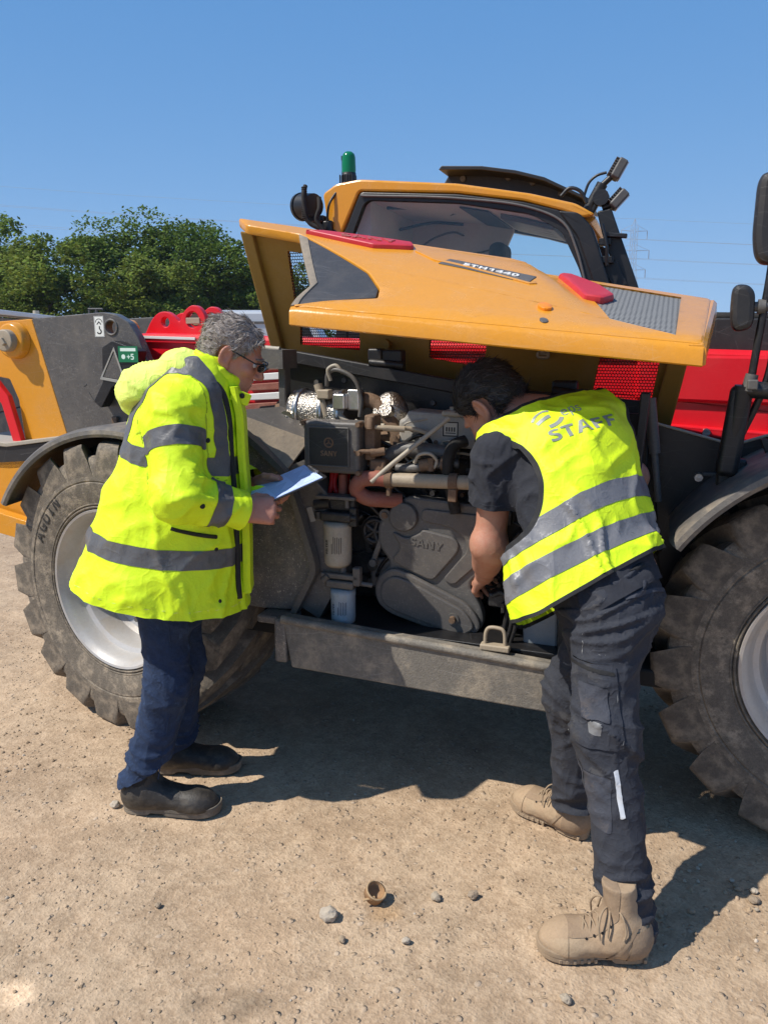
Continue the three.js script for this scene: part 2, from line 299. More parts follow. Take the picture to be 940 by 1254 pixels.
// foot sill below the bay
const sill = put('foot_sill', [plate([[-.545, .600], [.60, .548], [.60, .402], [-.515, .424]], 0, .03, { round: .01, bevel: .006 }), plate([[-.54, .585], [.60, .535], [.60, .415], [-.51, .44]], -.03, .30, { round: .01 })], M.sill, machine);
put('sill_lip', [hose([[-.55, .607, -.004], [0, .583, -.004], [.6, .555, -.004]], .016, 30), plate([[-.55, .617], [.6, .565], [.6, .553], [-.55, .605]], -.0, .05, { round: 0 })], M.sill, sill);
put('sill_end_bracket', [box([-.56, .52, -.05], [.05, .17, .10], .012), box([-.60, .585, -.08], [.14, .03, .10], .008)], M.texPlastic, machine);
put('step_handle', [hose([[.200, .600, -.03], [.203, .650, -.03], [.212, .664, -.03], [.255, .664, -.03], [.264, .652, -.03], [.268, .605, -.03]], .0065, 30), box([.235, .598, -.03], [.10, .022, .035], .006)], M.tan, machine);
put('diesel_tank', [plate([[.30, .74], [.42, .735], [.425, .57], [.31, .565]], -.14, .16, { round: .012, bevel: .008 })], M.blueTank, machine);
put('tank_strap', [box([.438, .66, -.13], [.02, .19, .03], .004), hose([[.27, .74, -.12], [.285, .66, -.115], [.27, .585, -.12]], .007, 16), hose([[.255, .74, -.12], [.27, .66, -.115], [.255, .585, -.12]], .007, 16)], M.dark, machine);

// side tank panel with its dusty ledge, left of the bay
put('side_panel', [plate([[-.80, 1.345], [-.62, 1.21], [-.545, 1.12], [-.50, 1.0], [-.455, .82], [-.465, .77], [-.55, .61], [-.70, .60], [-.95, .62], [-.95, 1.2]], -.10, .12, { round: .02, bevel: .006 })], M.texPlastic, machine);
put('panel_ledge', [plate3([[-.80, 1.355, -.105], [-.557, 1.140, -.075], [-.500, 1.250, -.17]], .012, { round: .003 }), ], M.dusty, machine);
put('panel_top', [plate3([[-.80, 1.352, -.108], [-.500, 1.247, -.172], [-.64, 1.36, -.31]], .012, { round: .003 })], M.plastic, machine);
const edgeStrip = (pts, hw, hd) => { const c = new THREE.CatmullRomCurve3(pts.map(toV), false, 'catmullrom', .15), path = []; for (let i = 0; i <= 50; i++) { const p = c.getPoint(i / 50), t = c.getTangent(i / 50), side = V(0, 0, 1), up = side.clone().cross(t).normalize(); path.push({ p, side, up }); } return strip(path, [[-hd, -hw], [hd, -hw], [hd, hw], [-hd, hw]]); };
put('panel_rim', [edgeStrip([[-.82, 1.352, -.08], [-.64, 1.215, -.075], [-.555, 1.14, -.072], [-.515, 1.03, -.075], [-.455, .83, -.08], [-.452, .775, -.085], [-.54, .605, -.09]], .011, .02), edgeStrip([[-.53, 1.17, -.16], [-.47, 1.03, -.16], [-.41, .83, -.16], [-.405, .76, -.16], [-.49, .605, -.16]], .045, .05)], M.plastic, machine);
put('panel_label', [box([-.472, .985, -.107], [.022, .055, .004], .001, [0, 0, .3])], M.greyTank, machine);
put('bay_arch', [edgeStrip([[-1.03, 1.25, -.30], [-.98, 1.36, -.30], [-.885, 1.465, -.30], [-.76, 1.535, -.30], [-.64, 1.535, -.30]], .035, .06), box([-.665, 1.38, -.30], [.03, .34, .05], .006)], M.plastic, machine);
put('arch_cap', [hose([[-.88, 1.505, -.26], [-.76, 1.573, -.26], [-.66, 1.572, -.26]], .010, 20)], M.beige, machine);
// red and white chevron boards behind the arch
for (let k = 0; k < 6; k++) put('marker_slat', [plate([[-1.10, 1.30 + k * .042], [-.80, 1.318 + k * .042], [-.80, 1.350 + k * .042], [-1.10, 1.326 + k * .042]], -.62 - k * .01, .02, { round: .004 })], k % 2 ? M.white : M.redRubber, machine);

// rear tower: orange and dark side plates, pin boss, pivot hole, stickers
const towerB = put('tower_plate', [plate([[-2.155, 1.708], [-1.74, 1.732], [-1.67, 1.722], [-1.60, 1.685], [-1.555, 1.62], [-1.50, 1.49], [-1.42, 1.15], [-2.00, 1.15]], -.60, .05, { round: .012, bevel: .004, holes: [circlePath(-1.697, 1.664, .032)] })], M.grey, machine);
put('pivot_bush', [(() => { const g = new THREE.TorusGeometry(.0335, .0055, 10, 36); g.translate(-1.697, 1.664, -.60); return g; })()], M.lampGrey, towerB);
put('pivot_bolt', [rod([-1.70, 1.657, -.75], [-1.70, 1.657, -.69], .045), box([-1.70, 1.65, -.69], [.05, .02, .02])], M.orange, machine);
const towerO = put('tower_plate', [plate([[-2.6, 1.685], [-2.157, 1.706], [-2.004, 1.15], [-2.27, 1.10], [-2.285, 1.32], [-2.33, 1.42], [-2.6, 1.46]], -.602, .06, { round: .008, bevel: .004 })], M.orange, machine);
put('pin_boss', [lathe([[.088, 0], [.082, .035], [.07, .045], [0, .045]], [-2.262, 1.605, -.60], [-2.262, 1.605, .4], 36)], M.orange, towerO);
put('pin', [lathe([[.052, 0], [.052, .065], [.045, .07], [0, .07]], [-2.262, 1.605, -.59], [-2.262, 1.605, .41], 30), box([-2.258, 1.60, -.515], [.02, .035, .02], .004, [0, 0, .6])], M.tan, towerO);
put('red_trim', [plate([[-2.38, 1.42], [-2.31, 1.34], [-2.245, 1.09], [-2.30, 1.09], [-2.355, 1.30], [-2.40, 1.36]], -.56, .03, { round: .008 })], M.red, machine);
put('tower_plate_far', [plate([[-2.6, 1.70], [-1.70, 1.73], [-1.5, 1.6], [-1.42, 1.15], [-2.6, 1.1]], -1.12, .05)], M.grey, machine).name = 'tower_plate';
put('tower_base', [plate([[-2.7, 1.115], [-2.28, 1.10], [-1.75, 1.172], [-1.75, 1.06], [-2.28, .99], [-2.7, .99]], -.5, .5, { round: .01 })], M.dark, machine);
put('base_edge', [plate([[-2.7, 1.135], [-2.28, 1.12], [-1.80, 1.185], [-1.80, 1.17], [-2.28, 1.10], [-2.7, 1.115]], -.49, .2, { round: .003 })], M.beige, machine);
put('rear_frame', [plate([[-2.7, .99], [-1.72, 1.08], [-1.72, .60], [-1.84, .67], [-2.36, 1.0 - .24], [-2.7, .80]], -.50, .05), plate([[-2.7, .84], [-2.38, .80], [-1.83, .70], [-1.6, .56], [-1.6, .50], [-1.9, .62], [-2.42, .70], [-2.7, .70]], -.42, .06)], M.orange, machine);
const stick = canvasTex(64, 128, (x, w, h) => {
  x.fillStyle = '#dedfd8'; x.fillRect(0, 0, w, h); x.strokeStyle = '#888'; x.lineWidth = 3; x.strokeRect(3, 3, w - 6, h - 6);
  x.strokeStyle = '#111'; x.lineWidth = 6; x.beginPath(); x.moveTo(18, 52); x.lineTo(32, 36); x.lineTo(46, 52); x.stroke(); x.lineWidth = 4; x.beginPath(); x.arc(32, 40, 22, Math.PI, 2 * Math.PI); x.stroke();
  x.lineWidth = 8; x.beginPath(); x.moveTo(34, 62); x.lineTo(34, 82); x.stroke(); x.beginPath(); x.arc(31, 95, 13, -1.2, 2.9); x.stroke();
});
const stickPlate = new THREE.PlaneGeometry(.054, .094); stickPlate.translate(-1.763, 1.668, -.5985);
put('hook_sticker', stickPlate, mat({ map: stick, roughness: .5 }), towerB, true);
const lightBox = put('warning_board', [plate([[-1.70, 1.575], [-1.64, 1.605], [-1.50, 1.56], [-1.55, 1.42], [-1.66, 1.40], [-1.73, 1.30], [-1.77, 1.33], [-1.71, 1.42]], -.53, .06, { round: .01 })], M.black, machine);
put('warning_triangle', [plate([[-1.632, 1.578], [-1.722, 1.432], [-1.575, 1.41]], -.526, .004, { round: .006, bevel: .001, holes: [[[-1.635, 1.560], [-1.706, 1.442], [-1.590, 1.427]]] })], M.greyTank, lightBox);
put('warning_print', [plate([[-1.632, 1.556], [-1.704, 1.444], [-1.592, 1.430]], -.5285, .003, { round: .004, bevel: .0008 })], M.grey, lightBox);
const greenSign = canvasTex(96, 64, (x, w, h) => { x.fillStyle = '#0f6b45'; x.fillRect(0, 0, w, h); x.fillStyle = '#d5e5da'; x.fillRect(10, 7, 76, 13); x.font = 'bold 34px sans-serif'; x.fillText('+5', 40, 54); x.beginPath(); x.arc(24, 42, 10, 0, 7); x.fill(); });
const gsp = new THREE.PlaneGeometry(.105, .07); gsp.translate(-1.555, 1.545, -.524);
put('green_label', gsp, mat({ map: greenSign, roughness: .4 }), lightBox, true);
put('plate_scuff', [[-1.87, 1.40, .02, .5], [-1.84, 1.345, .05, -1.0], [-1.83, 1.33, .035, -.7]].map(([u, v, l, a]) => box([u, v, -.5985], [l, .004, .002], .0008, [0, 0, a])), M.lampGrey, towerB);
put('plate_nut', [box([-1.705, 1.235, -.59], [.03, .045, .02], .005)], M.rust, towerB);

// boom
const boom = put('boom', [
  plate([[-1.70, 1.635], [-1.56, 1.640], [2.6, 1.525], [2.6, 1.185], [-.9, 1.29], [-1.52, 1.40], [-1.60, 1.50]], -.72, .34, { round: .02, bevel: .016 }),
  plate([[-1.72, 1.628], [2.6, 1.51], [2.6, 1.49], [-1.70, 1.60]], -.705, .02, { round: .004 }),
  plate([[.60, 1.305], [2.6, 1.20], [2.6, 1.165], [.60, 1.268]], -.69, .05, { round: .006, bevel: .006 }),
  plate([[.60, 1.555], [2.6, 1.54], [2.6, 1.345], [.60, 1.385]], -.700, .03, { round: .02, bevel: .012 }),
], M.red, machine);
put('boom_ear', [plate([[-1.67, 1.625], [-1.625, 1.70], [-1.585, 1.735], [-1.535, 1.742], [-1.49, 1.715], [-1.465, 1.685], [-1.445, 1.735], [-1.40, 1.768], [-1.36, 1.762], [-1.325, 1.72], [-1.31, 1.62]], -.80, .035, { round: .025, bevel: .004, holes: [circlePath(-1.545, 1.69, .022), circlePath(-1.395, 1.70, .036)] })], M.red, boom);
put('boom_ear', [plate([[-1.67, 1.625], [-1.625, 1.70], [-1.585, 1.735], [-1.535, 1.742], [-1.49, 1.715], [-1.465, 1.685], [-1.445, 1.735], [-1.40, 1.768], [-1.36, 1.762], [-1.325, 1.72], [-1.31, 1.62]], -.96, .035, { round: .025, bevel: .004, holes: [circlePath(-1.545, 1.69, .022), circlePath(-1.395, 1.70, .036)] })], M.red, boom);
put('boom_pin', [rod([-1.395, 1.70, -1.0], [-1.395, 1.70, -.82], .028), box([-1.39, 1.695, -.80], [.075, .028, .012], .003)], M.tan, boom);
put('boom_label', [box([-1.50, 1.618, -.702], [.36, .012, .004], .001, [0, 0, -.028])], M.white, boom);
put('boom_bolt', [rod([.86, 1.275, -.69], [.86, 1.275, -.675], .016, .014, 8)], M.steel, boom);
put('boom_top_cover', [plate([[.62, 1.69], [2.6, 1.655], [2.6, 1.535], [.62, 1.565]], -.80, .2, { round: .012, bevel: .006 }), plate([[.3, 1.655], [.62, 1.66], [.62, 1.60], [.3, 1.6]], -.85, .15)], M.dark, boom);
put('boom_hose', [hose([[.5, 1.70, -.83], [1.4, 1.68, -.83], [2.5, 1.66, -.83]], .016, 20)], M.blackMatte, boom);
const logoMark = new THREE.CircleGeometry(.05, 24); logoMark.translate(1.155, 1.40, -.6985); put('boom_letter', logoMark, M.white, boom);
// fine red strip seen under the raised hood comes from the boom itself

// hood: L-shaped shell standing open
const HF0 = V(-.892, 2.03, -.42), HF1 = V(.816, 1.735, -.42), HN1 = V(.778, 1.606, .15), HN0 = V(-.40, 1.718, .15);
function hoodPoint(s, t) { const p = HF0.clone().lerp(HF1, s).multiplyScalar(1 - t).add(HN0.clone().lerp(HN1, s).multiplyScalar(t)); const right = .665 + .15 * t; const in_ = sstep(-.16, -.03, s) * (1 - sstep(right - .022, right + .022, s)); p.y += .034 * in_ * (1 - sstep(.1, .95, t)) + .012 * Math.sin(Math.PI * clamp(t)) * (1 - Math.abs(2 * s - 1)); p.y -= .016 * sstep(.9, 1.0, t) * sstep(.9, 1, t) * .5; return p; }
function hoodMap(g) {
  const p = g.attributes.position, e = .004;
  for (let i = 0; i < p.count; i++) {
    const s = p.getX(i) / 1.7, t = -p.getY(i), z = p.getZ(i), q = hoodPoint(s, t);
    const n = hoodPoint(s + e, t).sub(hoodPoint(s - e, t)).cross(hoodPoint(s, t - e).sub(hoodPoint(s, t + e))).normalize();
    p.setXYZ(i, q.x + n.x * z, q.y + n.y * z, q.z + n.z * z);
  }
  return toCreasedNormals(g.index ? g.toNonIndexed() : g, .55);
}
const tess = (g, L) => new TessellateModifier(L, 8).modify(g.index ? g.toNonIndexed() : g);
function hoodPiece(poly, top, thick, { round = .012, bevel = .004, holes = [], edge = .06 } = {}) {
  const g = plate(poly.map(([s, t]) => [s * 1.7, -t]), top, thick, { round, bevel, holes: holes.map((h) => h instanceof THREE.Path ? h : h.map(([s, t]) => [s * 1.7, -t])) });
  g.deleteAttribute('uv'); return hoodMap(tess(g, edge));
}
const hood = put('hood', [
  hoodPiece([[-.008, -.03], [1.005, -.03], [1.012, 1.0], [0, 1.0], [.258, .85], [.275, .74], [.264, .565], [.242, .485], [.137, .125], [.0, .09]], 0, .035, { holes: [[[.732, .025], [.957, .055], [.958, .96], [.808, .795]]], round: .02, bevel: .008 }),
  // lip along the near edge and the right end
  (() => { const n = 60, path = []; for (let i = 0; i <= n; i++) { const s = lerp(-.004, 1.014, i / n), p = hoodPoint(s, 1.0); path.push({ p, side: V(0, 0, 1), up: V(0, 1, 0) }); } return strip(path, [[-.03, -.004], [-.006, -.001], [.004, -.008], [.012, -.02], [.014, -.058], [.002, -.062], [-.004, -.05], [-.006, -.02]]); })(),
  (() => { const n = 20, path = []; for (let i = 0; i <= n; i++) { const t = lerp(-.03, 1.01, i / n), p = hoodPoint(1.008, t); path.push({ p, side: V(1, 0, 0), up: V(0, 1, 0) }); } return strip(path, [[-.03, -.004], [.004, -.004], [.014, -.014], [.016, -.055], [.006, -.06], [.002, -.02]]); })(),
], M.orange, machine);
const lean = (g) => { const p = g.attributes.position; for (let i = 0; i < p.count; i++) { const vl = 2.028 - .172 * (p.getX(i) + .881); p.setZ(i, p.getZ(i) - .42 - .545 * (vl - p.getY(i))); } g.computeVertexNormals(); return g; };   // the inner wall leans back towards its hinge
const winA = [[-.719, 1.95], [-.50, 1.92], [-.50, 1.755], [-.747, 1.751]], winB = [[-.742, 1.687], [-.463, 1.659], [-.484, 1.559], [-.772, 1.584]], winC = [[-.174, 1.641], [.07, 1.625], [.039, 1.496], [-.193, 1.532]], winD = [[.479, 1.59], [.692, 1.575], [.663, 1.368], [.444, 1.41]];
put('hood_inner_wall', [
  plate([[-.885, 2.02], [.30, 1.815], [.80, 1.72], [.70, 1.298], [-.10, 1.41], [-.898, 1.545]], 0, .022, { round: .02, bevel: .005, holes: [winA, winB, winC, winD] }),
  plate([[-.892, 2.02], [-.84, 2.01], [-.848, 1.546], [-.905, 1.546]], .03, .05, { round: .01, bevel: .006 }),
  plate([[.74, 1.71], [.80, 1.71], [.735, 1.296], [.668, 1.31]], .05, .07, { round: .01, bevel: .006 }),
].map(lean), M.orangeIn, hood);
const meshAlpha = wireMesh(.011, .43);
const meshMat = mat({ color: [.03, .03, .032], roughness: .5, metalness: .3, alphaMap: meshAlpha, transparent: true, side: THREE.DoubleSide });
for (const h of [winA, winB, winC, winD]) { const cx = h.reduce((a, p) => a + p[0], 0) / 4, cy = h.reduce((a, p) => a + p[1], 0) / 4; put('mesh_screen', lean(new THREE.ShapeGeometry(shape2(h.map(([x, y]) => [cx + (x - cx) * 1.06, cy + (y - cy) * 1.06]))).translate(0, 0, -.010)), meshMat, hood); }
put('corner_panel', [hoodPiece([[.139, .128], [.24, .49], [.262, .565], [.272, .74], [.255, .835], [.0, .995], [.095, .775]], -.004, .02, { round: .01, bevel: .004 })], bumped({ map: worn([.034, .035, .039], { dust: .06, grain: .12, scr: .6, scrCol: [.22, .22, .22] }), roughness: .6 }, .0008), hood);
put('corner_edge', [hoodPiece([[.132, .125], [.15, .17], [.112, .74], [.02, .985], [-.004, 1.0], [.088, .78]], .0005, .02, { round: .004, bevel: .002 })], M.dusty, hood);
put('grille_back', [hoodPiece([[.722, .015], [.966, .045], [.968, .975], [.80, .81]], -.022, .012, { round: .01, bevel: .002 })], M.blackMatte, hood);
const grilleMap = texture(64, (o, x, y) => { const a = (x + y * 2) % 32, b = (x - y * 2 + 640) % 32, w = Math.min(Math.abs(a - 16), Math.abs(b - 16)); const k = w < 5.5 ? 1 : 0; return k ? [.31, .30, .28] : [.012, .012, .012]; }, true, 1 / .058);
const grilleMat = mat({ map: grilleMap, roughness: .65 });
put('grille_mesh', [hoodPiece([[.728, .02], [.96, .05], [.962, .965], [.806, .80]], -.006, .006, { round: .01, bevel: .001, edge: .04 })], grilleMat, hood);
const badge = put('hood_badge', [hoodPiece([[.15, .10], [.195, .055], [.30, .035], [.405, .04], [.405, .12], [.395, .15], [.305, .215]], .016, .03, { round: .006, bevel: .008 })], M.redBadge, hood);
const onHood = (str, size, s, t, lift, depth) => { const g = text3(str, size, depth); g.scale(1.15, 1, 1); g.translate(s * 1.7, -t, lift); g.deleteAttribute('uv'); return hoodMap(tess(g.toNonIndexed ? g : g, .05)); };
put('badge_letters', [onHood('SANY', .055, .30, .115, .0155, .004)], bumped({ map: worn([.40, .05, .05], { dust: .3, grain: .1, scr: .2 }), roughness: .5 }), badge);
put('hood_badge', [hoodPiece([[.715, .02], [.745, .0], [.80, .20], [.825, .38], [.80, .50], [.76, .50]], .018, .035, { round: .02, bevel: .014 })], M.redBadge, hood);
const mstrip = put('model_strip', [hoodPiece([[.448, .345], [.480, .245], [.664, .345], [.642, .465]], .003, .006, { round: .003, bevel: .001 })], M.plastic, hood);
put('model_letters', [(() => { const g = text3('STH1440', .040, .003); g.applyMatrix4(new THREE.Matrix4().set(.92, .25, 0, 0, -.30, .95, 0, 0, 0, 0, 1, 0, 0, 0, 0, 1)); g.translate(.566 * 1.7, -.352, .003); g.deleteAttribute('uv'); return hoodMap(g); })()], M.white, mstrip);
put('hood_recess_edge', [hoodPiece([[.405, .17], [.44, .30], [.645, .475], [.662, .455], [.66, .43], [.645, .455], [.45, .275], [.415, .15]], .004, .008, { round: .003, bevel: .002 })], M.orange, hood);
const disc = (s0, t0, R) => Array.from({ length: 18 }, (_, i) => [s0 + R / 1.7 * Math.cos(i * .349), t0 + R / .68 * Math.sin(i * .349)]);
put('marker_lamp', [hoodPiece(disc(.67, .765, .028), .009, .014, { round: .004, bevel: .004, edge: .02 })], M.amber, hood);
put('hood_lock', [hoodPiece(disc(.662, .93, .017), .003, .008, { round: .003, bevel: .001, edge: .02 })], M.lampGrey, hood);
put('hood_latch', [box([.275, 1.575, .018], [.04, .05, .02], .004), hose([[.257, 1.56, .03], [.257, 1.545, .035], [.293, 1.545, .035], [.293, 1.56, .03]], .006, 16), rod([.275, 1.61, .02], [.275, 1.56, .03], .008)].map(lean), M.tan, hood);
put('wall_boss', [rod([-.36, 1.59, 0], [-.36, 1.59, .03], .02)].map(lean), M.orangeIn, hood); put('wall_boss', [box([.08, 1.49, .01], [.05, .06, .02], .004)].map(lean), M.orangeIn, hood);

// cab
const cab = sub('cab');
const roofTop = [[-.90, 2.29], [-.83, 2.330], [-.71, 2.342], [-.24, 2.294], [.09, 2.232], [.285, 2.180], [.372, 2.13]], roofLow = [[.32, 2.118], [.24, 2.150], [.06, 2.203], [-.236, 2.252], [-.712, 2.290], [-.79, 2.135], [-.825, 2.06], [-.87, 2.10]];
put('cab_side_frame', [plate([...roofTop, ...roofLow], -1.2, .06, { round: .02, bevel: .01 })], M.orange, cab);
put('roof', [plate([...roofTop, [.34, 2.10], [.22, 2.135], [.05, 2.185], [-.24, 2.245], [-.70, 2.29], [-.86, 2.25]], -1.262, .84, { round: .02, bevel: .01 })], M.orange, cab);
const headlin = put('headliner', [plate([[-.70, 2.282], [-.24, 2.24], [.05, 2.18], [.20, 2.13], [.20, 2.115], [.04, 2.162], [-.25, 2.222], [-.71, 2.262]], -1.30, .76, { round: .006 }), plate([[-.76, 2.28], [-.70, 2.282], [-.70, 2.06], [-.78, 2.06]], -1.32, .72)], M.headliner, cab);
put('sun_blind', [plate([[-.27, 2.222], [-.13, 2.195], [-.13, 2.188], [-.27, 2.215]], -1.36, .6, { round: .002 })], M.dark, headlin);
put('ceiling_vent', [plate([[-.08, 2.19], [.17, 2.12], [.17, 2.10], [-.08, 2.165]], -1.40, .45, { round: .004 }), ...[0, 1, 2, 3].map((k) => plate([[-.05, 2.166 ], [.14, 2.113], [.14, 2.106], [-.05, 2.158]], -1.42 - k * .1, .02, { round: .002 }))], M.lampGrey, headlin);
put('headliner_trim', [hose([[-.66, 2.25, -1.45], [-.55, 2.262, -1.6], [-.45, 2.25, -1.75], [-.36, 2.235, -1.62]], .008, 30), hose([[-.68, 2.18, -1.7], [-.55, 2.235, -1.9], [-.40, 2.225, -1.95]], .008, 30)], M.dark, headlin);
const glassPts = [[-.775, 2.00], [-.757, 2.10], [-.688, 2.257], [-.236, 2.218], [.095, 2.155], [.235, 2.075], [.325, 1.90], [.40, 1.65], [-.775, 1.65]];
const gasketPts = [[-.83, 1.6], [-.82, 2.08], [-.785, 2.12], [-.708, 2.287], [-.236, 2.249], [.06, 2.20], [.225, 2.155], [.30, 2.06], [.375, 1.87], [.46, 1.6]];
put('window_gasket', [plate(gasketPts, -1.205, .04, { round: .02, bevel: .006, holes: [shape2(glassPts, .04)] })], M.black, cab);
put('side_window', [plate(glassPts.map(([u, v]) => [u, v]), -1.225, .006, { round: .03, bevel: 0 })], M.glass, cab);
put('cab_pillar', [plate([[.21, 2.155], [.30, 2.145], [.36, 2.08], [.445, 1.85], [.54, 1.5], [.62, 1.0], [.54, 1.0], [.46, 1.5], [.372, 1.86], [.30, 2.04]], -1.198, .07, { round: .02, bevel: .008 }), plate([[.27, 2.13], [.36, 2.08], [.54, 1.5], [.62, 1.0], [.54, 1.0], [.46, 1.5], [.30, 2.04]], -2.05, .06), plate([[-.83, 2.25], [-.75, 2.25], [-.76, 1.0], [-.84, 1.0]], -2.05, .06), plate([[-.84, 2.06], [-.78, 2.06], [-.78, 1.0], [-.84, 1.0]], -1.2, .06), box([-.05, 1.35, -2.06], [1.1, .75, .03], .01), plate([[-.80, 2.30], [-.24, 2.245], [.05, 2.18], [.3, 2.11], [.3, 2.07], [.04, 2.145], [-.25, 2.205], [-.78, 2.255]], -2.03, .05, { round: .01 })], M.black, cab);
put('pillar_trim', [hose([[-.70, 2.268, -1.196], [-.236, 2.229, -1.196], [.09, 2.172, -1.196], [.24, 2.10, -1.196], [.30, 1.99, -1.196], [.38, 1.72, -1.196]], .006, 60)], M.lampGrey, cab);
put('cab_lower_side', [plate([[-.85, 1.64], [.47, 1.64], [.62, .75], [-.85, .75]], -1.21, .05)], M.dark, cab);
put('rear_liner', [plate([[-.80, 2.285], [-.46, 2.255], [-.12, 2.20], [-.18, 2.06], [-.26, 1.90], [-.80, 1.88]], -1.98, .03, { round: .03 })], M.headliner, cab);
put('liner_groove', [hose([[-.70, 2.06, -1.972], [-.60, 2.15, -1.972], [-.46, 2.19, -1.972], [-.40, 2.17, -1.972]], .005, 30), hose([[-.52, 1.98, -1.972], [-.42, 2.06, -1.972], [-.30, 2.08, -1.972], [-.20, 2.10, -1.972]], .005, 30)], M.lampGrey, cab);
put('headrest', [box([-.16, 2.03, -1.80], [.09, .14, .22], .04), box([-.24, 1.75, -1.62], [.11, .45, .42], .05)], M.blackMatte, cab);
put('roof_guard', [plate([[-.445, 2.365], [-.40, 2.435], [-.20, 2.420], [-.037, 2.390], [.10, 2.350], [.21, 2.295], [.31, 2.244], [.31, 2.199], [.1, 2.219], [-.2, 2.285]], -1.66, .04, { round: .012, bevel: .006 }), plate([[-.415, 2.420], [-.40, 2.437], [-.20, 2.422], [-.037, 2.392], [.10, 2.352], [.21, 2.297], [.31, 2.246], [.305, 2.234], [.1, 2.335], [-.037, 2.375], [-.2, 2.405]], -1.50, .5, { round: .004 })], M.black, cab);
putEach('guard_stud', [[-.33, 2.40], [-.1, 2.39], [.02, 2.36], [.16, 2.30]].map(([u, v]) => rod([u, v, -1.66], [u, v, -1.645], .014)), M.lampGrey, cab);
put('front_guard', [plate([[.37, 2.15], [.43, 2.16], [.47, 2.06], [.56, 1.84], [.66, 1.5], [.60, 1.5], [.49, 1.83], [.40, 2.05]], -1.25, .05, { round: .012, bevel: .006 }), box([.455, 2.045, -1.23], [.10, .018, .03], .004, [0, 0, -.1]), box([.415, 2.02, -1.24], [.05, .03, .05]), box([.43, 1.945, -1.24], [.05, .03, .05]), plate([[.40, 1.93], [.47, 1.94], [.52, 1.84], [.46, 1.83]], -1.24, .05), hose([[.40, 2.09, -1.2], [.425, 2.0, -1.19], [.43, 1.92, -1.2]], .007)], M.black, cab);
function workLight(pos, rz, ry) {
  const g = sub('work_light', pos, 0, cab); g.rotation.set(0, ry, rz); g.scale.setScalar(.8);
  put('lamp_body', [box([0, 0, 0], [.05, .105, .10], .012), ...[-3, -2, -1, 0, 1, 2, 3].map((k) => box([-.03, k * .0135, 0], [.022, .005, .09], .001))], M.lampGrey, g);
  put('lens', [box([.027, 0, 0], [.006, .092, .086], .002)], M.lens, g);
}
workLight([.448, 2.318, -1.28], rad(-28), .2); workLight([.456, 2.196, -1.28], rad(-42), .2);
put('lamp_bracket', [rod([.33, 2.16, -1.28], [.385, 2.265, -1.28], .024), box([.352, 2.19, -1.28], [.05, .13, .04], .01, [0, 0, -.45]), rod([.385, 2.26, -1.28], [.425, 2.295, -1.28], .013), rod([.39, 2.165, -1.28], [.43, 2.18, -1.28], .015), hose([[.31, 2.22, -1.28], [.33, 2.275, -1.28], [.36, 2.30, -1.28], [.40, 2.31, -1.28]], .006), hose([[.22, 2.215, -1.22], [.255, 2.245, -1.22], [.30, 2.23, -1.22], [.33, 2.18, -1.22]], .008), rod([.385, 2.205, -1.28], [.385, 2.205, -1.24], .034)], M.black, cab);
const beacon = sub('beacon', [-.825, 2.357, -1.35], 0, cab); beacon.scale.setScalar(.77);
put('beacon_lens', [lathe([[.044, 0], [.045, .03], [.042, .10], [.036, .118], [.022, .130], [0, .133]], [0, .055, 0], [0, 1.055, 0], 28)], M.green, beacon);
put('beacon_base', [lathe([[.05, -.03], [.05, .04], [.046, .05], [.046, .06], [0, .06]], [0, 0, 0], [0, 1, 0], 24), box([0, -.03, .02], [.13, .03, .1], .008), ...[0, 1, 2, 3, 4, 5].map((k) => box([-.04 + k * .016, .02, .049], [.008, .05, .008], .002))], M.black, beacon);
put('aerial', [rod([-.044, 0, 0], [-.044, .165, 0], .005), rod([-.044, .14, 0], [-.044, .165, 0], .008)], M.black, beacon);
const rl = sub('rear_work_light', [-.965, 2.235, -1.2], 0, cab);
put('lamp_body', [rod([-.045, .005, -.02], [.03, .0, .02], .062, .055, 24), rod([-.06, .005, -.03], [-.045, .005, -.02], .066, .066, 24), box([.03, -.06, 0], [.1, .03, .05], .008)], M.black, rl);
put('conduit', [hose([[0, .085, .05], [.0, .05, .07], [.005, -.02, .07], [.02, -.08, .06], [.07, -.11, .05]], .011, 40), hose([[.07, .03, .05], [.075, -.02, .06], [.06, -.07, .06], [.09, -.12, .05]], .011, 40), ...Array.from({ length: 18 }, (_, k) => { const g = new THREE.TorusGeometry(.0115, .003, 6, 12); g.rotateX(Math.PI / 2); g.translate(.0, .075 - k * .008, .064); return g; })], M.blackMatte, rl);
put('rear_bracket', [box([-.9, 2.14, -1.22], [.16, .03, .05], .008, [0, 0, -.5]), box([-.87, 2.13, -1.2], [.05, .07, .05], .01), hose([[-.80, 2.34, -1.24], [-.855, 2.24, -1.18], [-.87, 2.15, -1.18]], .006)], M.black, cab);

